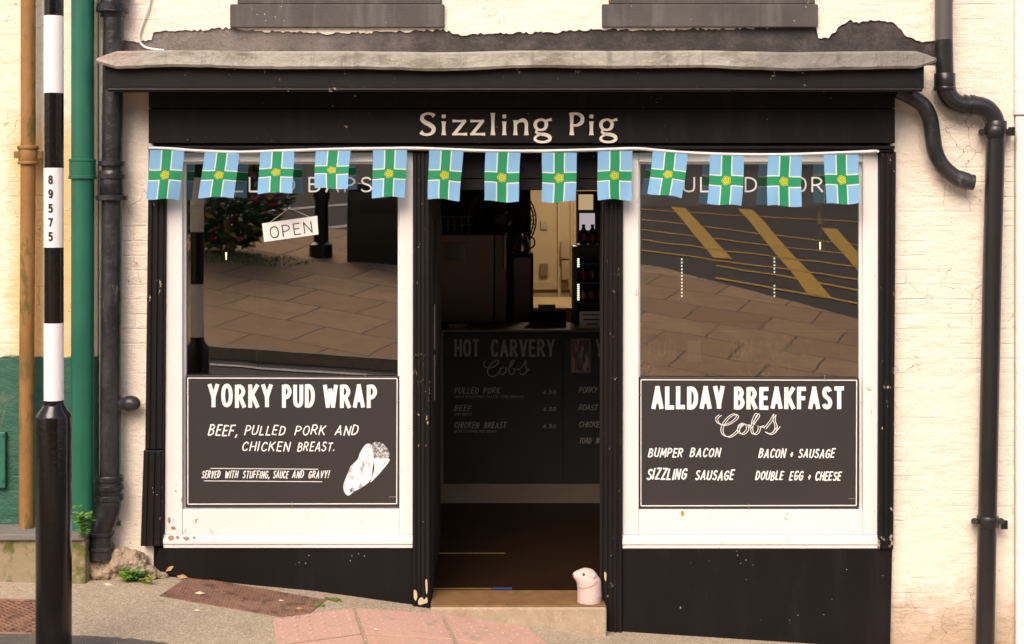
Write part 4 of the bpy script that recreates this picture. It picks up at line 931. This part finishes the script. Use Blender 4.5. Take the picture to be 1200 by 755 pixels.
text(HL, 'YORKY', 698, 397.5, 744, 418.5, D, .14, 0, .01, .36); text(HL, 'PUD', 760, 398, 793, 418.5, D, .14, 0, .01, .36); cobs(HL, 720, 422, 768, 440, D, .004)
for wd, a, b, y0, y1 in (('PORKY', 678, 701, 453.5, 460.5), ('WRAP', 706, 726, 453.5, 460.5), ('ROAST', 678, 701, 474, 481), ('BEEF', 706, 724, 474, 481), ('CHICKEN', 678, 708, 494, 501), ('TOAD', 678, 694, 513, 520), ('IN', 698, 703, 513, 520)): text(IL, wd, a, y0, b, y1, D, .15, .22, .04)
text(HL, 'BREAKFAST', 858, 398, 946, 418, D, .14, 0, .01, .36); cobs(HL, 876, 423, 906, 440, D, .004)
pn = MB().box(X(805, D), X(822, D), D-.003, D-.0005, Z(424, D), Z(399.5, D)).build('paper_notice', plain('cream_paper', (.72, .64, .45), .8, .06), None); tag(recenter(pn), 'cream paper sheet pinned on the counter front, seen through the right window', 'notice')
pf = empty('picture_frame', W(680, 437, D-.01), 'small framed picture hung on the dark counter front', 'picture')
mb = MB()
for q_ in ((669, 671, 397, 437), (690, 692, 397, 437), (671.2, 689.8, 397, 399), (671.2, 689.8, 435, 437)): mb.box(X(q_[0], D), X(q_[1], D), D-.014, D-.0008, Z(q_[3], D), Z(q_[2], D))
mb.build('frame', OAK, pf)
def mk_pic():
    n = N('brownish_print'); n.done(n.mix(n.step(n.noise(16, 3, stretch=(3, 1, .5)), .45, .6), (.05, .03, .025), (.4, .25, .2)), .25); return n.m
mb = MB(); mb.box(X(671, D), X(690, D), D-.006, D-.0009, Z(435, D), Z(399, D)); mb.build('print', mk_pic(), pf)
D2 = 3.2
fr = empty('oven_cabinet', W(552, 386, D2)-Vector((0, 0, .9)), 'tall brown metal oven cabinet with a dark window, behind the counter on the left', 'cabinet')
BRN = plain('brown_enamel', (.32, .21, .165), .45, .12, 3, .05)
mb = MB(); mb.box(X(503, D2), X(579, D2), D2, D2+.6, .0, Z(275, D2)); mb.build('body', BRN, fr, bev=.008)
mb = MB(); mb.box(X(580, D2), X(594, D2), D2-.015, D2+.6, .0, Z(275, D2)); mb.build('side_panel', plain('dark_brown_enamel', (.16, .105, .085), .4), fr, bev=.005)
mb = MB(); mb.box(X(516, D2), X(547, D2), D2-.008, D2-.0005, Z(305, D2), Z(284, D2)); mb.build('glass_panel', plain('dark_gloss', (.01, .01, .008), .1), fr, bev=.003)
MB().tube([W(592, 276, D2-.05), W(592, 316, D2-.05)], .014, 12).build('handle', plain('brushed_steel', (.45, .44, .42), .35, .1, metal=.6), fr, smooth=True)
rk = empty('wire_rack', W(525, 274, 3.3), 'wire rack standing on top of the brown oven cabinet', 'rack')
mb = MB()
for i in range(6):
    x = 509+i*8; mb.tube([W(x, 274.5, 3.3), W(x, 253, 3.3)], .006, 8)
for y in (254, 264): mb.tube([W(506, y, 3.3), W(553, y, 3.3)], .006, 8)
mb.build('frame', plain('rack_steel', (.22, .23, .25), .4, .1, metal=.4), rk)
D3 = 3.9
fan = empty('pedestal_fan', W(588, 330, D3), 'large dark round fan behind the oven cabinet', 'fan')
FD = plain('dark_fan_metal', (.045, .035, .027), .45)
c = W(588, 258, D3); mb = MB()
for ry, rr in ((-.08, .17), (-.04, .24), (0, .26), (.06, .22)):
    mb.tube([c+Vector((rr*math.cos(a), ry, rr*math.sin(a))) for a in frange(0, 2*math.pi, .2)], .006, 6)
for k_ in range(48):
    a = 2*math.pi*k_/48; mb.tube([c+Vector((r_*math.cos(a), y_, r_*math.sin(a))) for r_, y_ in ((.04, -.1), (.17, -.08), (.24, -.04), (.26, 0), (.22, .06))], .003, 5)
mb.build('cage', FD, fan)
mb = MB()
for k_ in range(4):
    a = 2*math.pi*k_/4+.4; u_, v_ = Vector((math.cos(a), 0, math.sin(a))), Vector((-math.sin(a), .35, math.cos(a)))
    mb.bm.faces.new([mb.bm.verts.new(c+u_*r_+v_*t_) for r_, t_ in ((.03, -.02), (.20, -.08), (.22, .05), (.03, .03))])
o = mb.build('blade', FD, fan); o.modifiers.new('s', 'SOLIDIFY').thickness = .004
MB().tube([c+Vector((0, -.1, 0)), c+Vector((0, .16, 0))], [.05, .08], 16).build('hub', FD, fan, smooth=True)
MB().tube([c+Vector((0, .1, -.05)), c+Vector((0, .1, -1.6))], .02, 10).build('stand', FD, fan, smooth=True)
cb = empty('storage_cupboard', W(612, 385, 3.6), 'low dark cupboard right of the oven cabinet', 'cupboard')
mb = MB(); mb.box(X(599, 3.6), X(625, 3.6), 3.6, 4.0, .0, Z(297, 3.6)); mb.build('body', DARKIN, cb, bev=.006); mb = MB(); mb.box(X(602, 3.6), X(622, 3.6), 3.59, 3.599, .5, Z(302, 3.6)); mb.build('door', BRN, cb, bev=.004)
wt = empty('worktop_unit', W(660, 360, 5.2), 'pale worktop unit in the lit back room', 'worktop')
mb = MB(); mb.box(-.2, 1.3, 5.2, 6.6, -.034, 1.04); mb.build('body', BACKW, wt); mb = MB(); mb.box(-.22, 1.32, 5.17, 6.62, 1.041, 1.085); mb.build('top', plain('pale_cream_top', (.6, .5, .33), .4, .05), wt, bev=.004)
bx = empty('wall_heater', W(662, 330, 7.1), 'narrow pale wall box with pipes on the back room wall', 'heater')
mb = MB(); mb.box(X(657, 7.1), X(667, 7.1), 7.04, 7.164, Z(303, 7.1), Z(283, 7.1)); mb.box(X(658, 7.1), X(667, 7.1), 7.06, 7.164, Z(328, 7.1), Z(305, 7.1)); mb.build('case', plain('grey_cream_plastic', (.42, .36, .27), .5), bx, bev=.005); MB().tube([W(670, 215, 7.15), W(670, 345, 7.15)], .016, 10).build('pipe', BACKW, bx, smooth=True)
sk = empty('wall_socket', W(637, 324, 7.2), 'dark socket box on the back room wall above the worktop', 'socket')
mb = MB(); mb.box(X(633, 7.2), X(642, 7.2), 7.15, 7.199, Z(323, 7.2), Z(309, 7.2)); mb.build('box', plain('grey_socket', (.25, .21, .15), .5), sk, bev=.004); mb = MB(); mb.box(X(633.5, 7.2), X(641.5, 7.2), 7.17, 7.199, Z(269, 7.2), Z(259, 7.2)); mb.build('switch_plate', plain('cream_switch', (.5, .42, .3), .5), sk, bev=.003)
STL = plain('steel', (.5, .48, .44), .25, .1, metal=.9)
p_ = W(612, 297, 3.7); kt = empty('metal_jug', p_, 'shiny metal jug standing on the low dark cupboard', 'jug')
MB().lathe(p_, [(.05, 0), (.06, .02), (.05, .09), (.035, .13), (.04, .15)], 18).build('body', STL, kt, smooth=True)
MB().tube(crom([p_+Vector((.05, 0, .03)), p_+Vector((.09, 0, .06)), p_+Vector((.085, 0, .11)), p_+Vector((.038, 0, .13))], 5), .006, 8).build('handle', STL, kt, smooth=True)
p_ = W(536, 386.3, 2.62); kb = MB().lathe(p_, [(.045, 0), (.06, .008), (.085, .045), (.082, .045), (.056, .012), (.001, .01)], 20).build('bowl', BRN, None, smooth=True); tag(recenter(kb), 'brown dish on the left end of the counter', 'dish')
p_ = W(655, 386.3, 2.75); kb = empty('cash_till', p_, 'dark till standing on the counter in front of the back room', 'till')
mb = MB(); mb.profx([(2.75, p_.z), (3.0, p_.z), (3.0, p_.z+.10), (2.87, p_.z+.12), (2.75, p_.z+.05)], p_.x-.2, p_.x+.05); mb.build('body', DARKIN, kb, bev=.005)
mb = MB(); mb.profx([(2.90, p_.z+.12), (2.93, p_.z+.12), (2.95, p_.z+.16), (2.92, p_.z+.16)], p_.x-.14, p_.x-.02); mb.build('screen', BRN, kb, bev=.003)
# glowing panels on a dark box, standing in for the daylit back-room window
wn = MB(); D7 = 7.0
lb = empty('lit_fridge', W(686, 300, 4.2), 'upright drinks cooler with a glowing header behind the black shelves', 'fridge')
mb = MB(); mb.box(X(677, 4.2), X(716, 4.2), 4.2, 4.5, .0, Z(224, 4.2)); mb.build('body', DARKIN, lb); 
mb = MB(); mb.box(X(678, 4.2), X(695, 4.2), 4.19, 4.1995, Z(246, 4.2), Z(228, 4.2)); mb.build('upper_glow_pane', emit('warm_pane_glow', (.55, .42, .22), .55), lb)
mb = MB(); mb.box(X(679, 4.2), X(697, 4.2), 4.19, 4.1995, Z(270, 4.2), Z(250, 4.2)); mb.build('door_panel', emit('pale_panel_glow', (.55, .50, .55), .5), lb)  # lower glowing pane of the stand-in window, no cooler door
D4 = 3.0
sh = empty('drinks_shelf', W(692, 386, D4), 'black drinks shelf unit with green white lights, right side of the doorway', 'shelf')
BLK = plain('black_plastic', (.012, .011, .011), .4)
mb = MB(); x0, x1 = X(672, D4), X(724, D4)
mb.box(x0, x0+.03, D4, D4+.35, 1.1, Z(289, D4)); mb.box(x1-.03, x1, D4, D4+.35, 1.1, Z(289, D4)); mb.box(x0+.0305, x1-.0305, D4+.33, D4+.35, 1.1, Z(289, D4)); mb.build('frame', BLK, sh)
for y in (288, 309.5, 332, 356): mb = MB(); mb.box(x0+.031, x1-.031, D4+.003, D4+.329, Z(y, D4)-.006, Z(y, D4)+.006); mb.build('shelf_board', BLK, sh)
mb = MB()
for y0, n_ in ((303, 5), (333, 9)):
    for k_ in range(n_): mb.box(X(676.5, D4), X(679, D4), D4-.004, D4-.0003, Z(y0+k_*2.2+1.3, D4), Z(y0+k_*2.2, D4))
mb.build('light_strip', emit('green_white_led', (.75, .95, .6), 1.2), sh)
bc = 0
RED = plain('red_bottle_label', (.30, .03, .03), .4); proto = None
for y in (288, 332, 356):
    for k_ in range(4):
        p_ = W(684+k_*10.5, y, D4+.06)+Vector((0, .02, .007))
        if proto is None:
            proto = empty('bottle', p_, 'dark drink bottle with a red label on the black shelf unit', 'bottle', 'bottles on the drinks shelf')
            MB().lathe(p_, [(.024, 0), (.026, .01), (.026, .09), (.012, .115), (.011, .13)], 14).build('body', plain('dark_bottle', (.02, .012, .012), .15), proto, smooth=True)
            MB().lathe(p_+Vector((0, 0, .03)), [(.0266, 0), (.0268, .045)], 14).build('label_band', RED, proto, smooth=True)
            MB().lathe(p_+Vector((0, 0, .128)), [(.0125, 0), (.0125, .014)], 12).build('cap', BLK, proto)
        else: copy_tree(proto).location = p_
nt_ = empty('price_notice', W(692, 386, 2.7), 'white printed notice standing on the counter beside the right door post', 'notice')
mb = MB(); mb.box(X(679, 2.62), X(709, 2.62), 2.62, 2.625, Z(386.4, 2.62), Z(365, 2.62)); mb.build('card', VINYLW, nt_)
for a, b, y in ((683, 707, 369), (684, 706, 374.5), (688, 701, 380)): mb = MB(); line(mb, (a, y), (b, y), 2.62, 2.0); mb.build('printed_line', BLK, nt_)
# pendant bulbs
BULB = emit('glowing_bulb', (1, .72, .36), 2.0); BRASS = plain('brass', (.55, .33, .1), .3, .1, metal=.8)
def mk_bg():
    n = N('bulb_glass'); g = n.new('ShaderNodeBsdfGlossy'); g.inputs['Roughness'].default_value = .03; t_ = n.new('ShaderNodeBsdfTransparent'); mx = n.new('ShaderNodeMixShader'); lw = n.new('ShaderNodeLayerWeight'); lw.inputs[0].default_value = .25
    n.put(lw.outputs[1], mx.inputs[0]); n.put(t_.outputs[0], mx.inputs[1]); n.put(g.outputs[0], mx.inputs[2]); n.put(mx.outputs[0], n.out.inputs[0]); return n.m
BG = mk_bg()
for px, py, lb_ in ((265, 296, 'glass bulb pendant lamp in the left window'), (961, 284, 'glass bulb pendant lamp in the right window')):
    dd = .5; c = W(px, py, dd); pl = empty('pendant_lamp', c, lb_, 'lamp')
    MB().tube([c+Vector((0, 0, .2)), (c.x, c.y, 2.5)], .003, 6).build('cord', BLK, pl)
    MB().lathe(c+Vector((0, 0, .1)), [(.014, 0), (.017, .01), (.017, .07), (.006, .1)], 14).build('bulb_holder', BRASS, pl, smooth=True)
    MB().lathe(c+Vector((0, 0, -.06)), [(.004, 0), (.024, .008), (.033, .035), (.03, .07), (.018, .12), (.014, .158)], 16).build('bulb', BG, pl, smooth=True)
    MB().tube([c+Vector((0, 0, -.04)), c+Vector((0, 0, .0))], [.003, .005], 8).build('filament', BULB, pl)
for i, (px, ya, yb) in enumerate(((799, 303, 350), (907.5, 302, 350))):
    dd = 2.9; s_ = empty('led_display', W(px, yb, dd), ('dotted white light strip low in the left half of the right window', 'dotted white light strip near the middle of the right window')[i], 'light strip')
    mb = MB(); mb.box(X(px-3, dd), X(px+3, dd), dd+.001, dd+.02, Z(yb+3, dd), Z(ya-3, dd)); mb.build('case', BLK, s_); mb = MB()
    for k_ in range(12):
        if i and 5 <= k_ <= 7: continue
        y = ya+(yb-ya)*k_/12; mb.box(X(px-.9, dd), X(px+.9, dd), dd-.002, dd+.0005, Z(y+2, dd), Z(y, dd))
    mb.build('light_strip', emit('white_led', (.85, .9, .75), .8), s_)
ro = empty('ceiling_light', (.6, 6.0, 2.46), 'round warm ceiling light in the back room', 'lamp')
mb = MB(); mb.lathe((.6, 6.0, 2.40), [(.12, 0), (.16, .02), (.16, .065)], 24); mb.build('diffuser', emit('warm_lamp_glow', (1, .8, .52), 3), ro, smooth=True)
ll = bpy.data.lights.new('back_room_lamp', 'POINT'); lo = bpy.data.objects.new('lamp', ll); C.objects.link(lo); ll.energy = 13; ll.color = (1, .80, .54); ll.shadow_soft_size = .12; lo.location = (0, 0, -.16); lo.parent = ro
# ================================================================ ACROSS THE ROAD (reflected in the glass)
STN = painted_brick('dark_gritstone', (.14, .11, .08), (.20, .16, .11), (.05, .04, .03), .6, bw=.6, bh=.25, crack=0, dirtamt=.6)
SLT = plain('slate_roof', (.05, .05, .055), .6, .3, 2, .4, 8)
WG = plain('dark_window_pane', (.02, .022, .025), .1)
for i, (x0, x1, lb_) in enumerate(((-34, -12, 'long gritstone terrace across the road, added to block the sky reflected in the left window'), (-12.5+.6, 10, 'gritstone terrace straight across the road behind the camera, added to block the sky'), (10.2, 36, 'gritstone terrace across the road, added to block the sky reflected in the right window'))):
    zb = far_z((x0+x1)/2, 46)-2; h = 11; t = empty('sky_block_terrace', ((x0+x1)/2, -48, zb), lb_, 'terrace')  # terraces added behind the camera to block the sky in the reflections
    mb = MB(); mb.box(x0, x1, -54, -46, zb, zb+h); mb.build('wall', STN, t)
    mb = MB(); mb.profx([(-55, zb+h), (-45.5, zb+h), (-50, zb+h+3.5)], x0-.1, x1+.1); mb.build('roof', SLT, t)
    n_ = int((x1-x0)/3.2)
    for k_ in range(n_):
        for z in (3.6, 6.8):
            xc = x0+(k_+.5)*(x1-x0)/n_; mb = MB(); mb.box(xc-.55, xc+.55, -46.0-.02, -45.96, zb+z+.3, zb+z+1.9); fo = mb.build('window', WHITEW, t); mb = MB(); mb.box(xc-.47, xc+.47, -45.98, -45.94, zb+z+.38, zb+z+1.82); mb.build('pane', WG, fo)
def at_refl(px, py): x, d_ = refl_hit(px, py, far_z); return Vector((x, -d_, far_z(x, d_)))
b0 = at_refl(265, 296)
fp = empty('flower_bush', b0, 'bushy planting with yellow and pink flowers, reflected in the left window', 'bush')
mb, my, mk, ms = MB(), MB(), MB(), MB()
for i in range(2600):
    th, k_ = rnd.uniform(0, 6.28), rnd.random()**.4; z = rnd.uniform(.1, 1.75); rad = (.25+.75*math.sin(min(1, z/1.75)*2.6))*1.0; p_ = b0+Vector((math.cos(th)*k_*rad, math.sin(th)*k_*rad*.7, z)); a = rnd.uniform(0, 6.28)
    tgt = mb if i % 7 else (my if rnd.random() < .6 else mk)
    leaf(tgt, p_, Vector((math.cos(a), math.sin(a), rnd.uniform(-.6, .7))), Vector((0, .3, 1)), .15 if tgt is mb else .16, .05 if tgt is mb else .075)
for k_ in range(6): ms.tube([b0+Vector((rnd.uniform(-.1, .1), 0, -.05)), b0+Vector((rnd.uniform(-.5, .5), rnd.uniform(-.3, .3), 1.2))], [.02, .008], 6)
ms.build('stem', LF2, fp); mb.build('foliage', LF2, fp); my.build('flowers', mk_leaf('yellow_petal', (.55, .40, .03), (.7, .55, .05)), fp); mk.build('flowers', mk_leaf('pink_petal', (.45, .03, .12), (.6, .08, .2)), fp)
b1 = at_refl(376, 300)
bo = empty('bollard', b1, 'black iron bollard on the flagstones, reflected in the left window', 'bollard')
MB().lathe(b1, [(.17, -.05), (.17, .16), (.11, .2), (.095, .8), (.12, .84), (.12, .9), (.08, 1.02), (.02, 1.06)], 18).build('body', POLEB, bo, smooth=True)
b2 = at_refl(443, 304)
li = empty('litter_bin', b2, 'dark square litter bin on the flagstones, reflected at the right of the left window', 'bin')
mb = MB(); mb.box(b2.x-.42, b2.x+.42, b2.y-.3, b2.y+.3, b2.z-.1, b2.z+1.0); mb.build('body', POLEB, li, bev=.03); mb = MB(); mb.box(b2.x-.46, b2.x+.46, b2.y-.34, b2.y+.34, b2.z+1.001, b2.z+1.1); mb.build('lid', POLEB, li, bev=.03)
mb = MB(); mb.box(b2.x-.25, b2.x+.25, b2.y+.29, b2.y+.315, b2.z+.65, b2.z+.85); mb.build('opening', DARKIN, li)
mb = MB()
for i in range(700):
    a, k_ = rnd.uniform(0, 6.28), rnd.random()**.5; p_ = b0+Vector((math.cos(a)*k_*1.3, math.sin(a)*k_*.4+.4, 0)); p_.z = far_z(p_.x, -p_.y)-.01; leaf(mb, p_, Vector((rnd.uniform(-.4, .4), rnd.uniform(-.4, .4), 1)), Vector((0, 1, .1)), rnd.uniform(.03, .08), .006)
g_o = mb.build('grass', LF, None); tag(g_o, 'rough green grass around the flowering bush across the road', 'grass', kind='stuff')
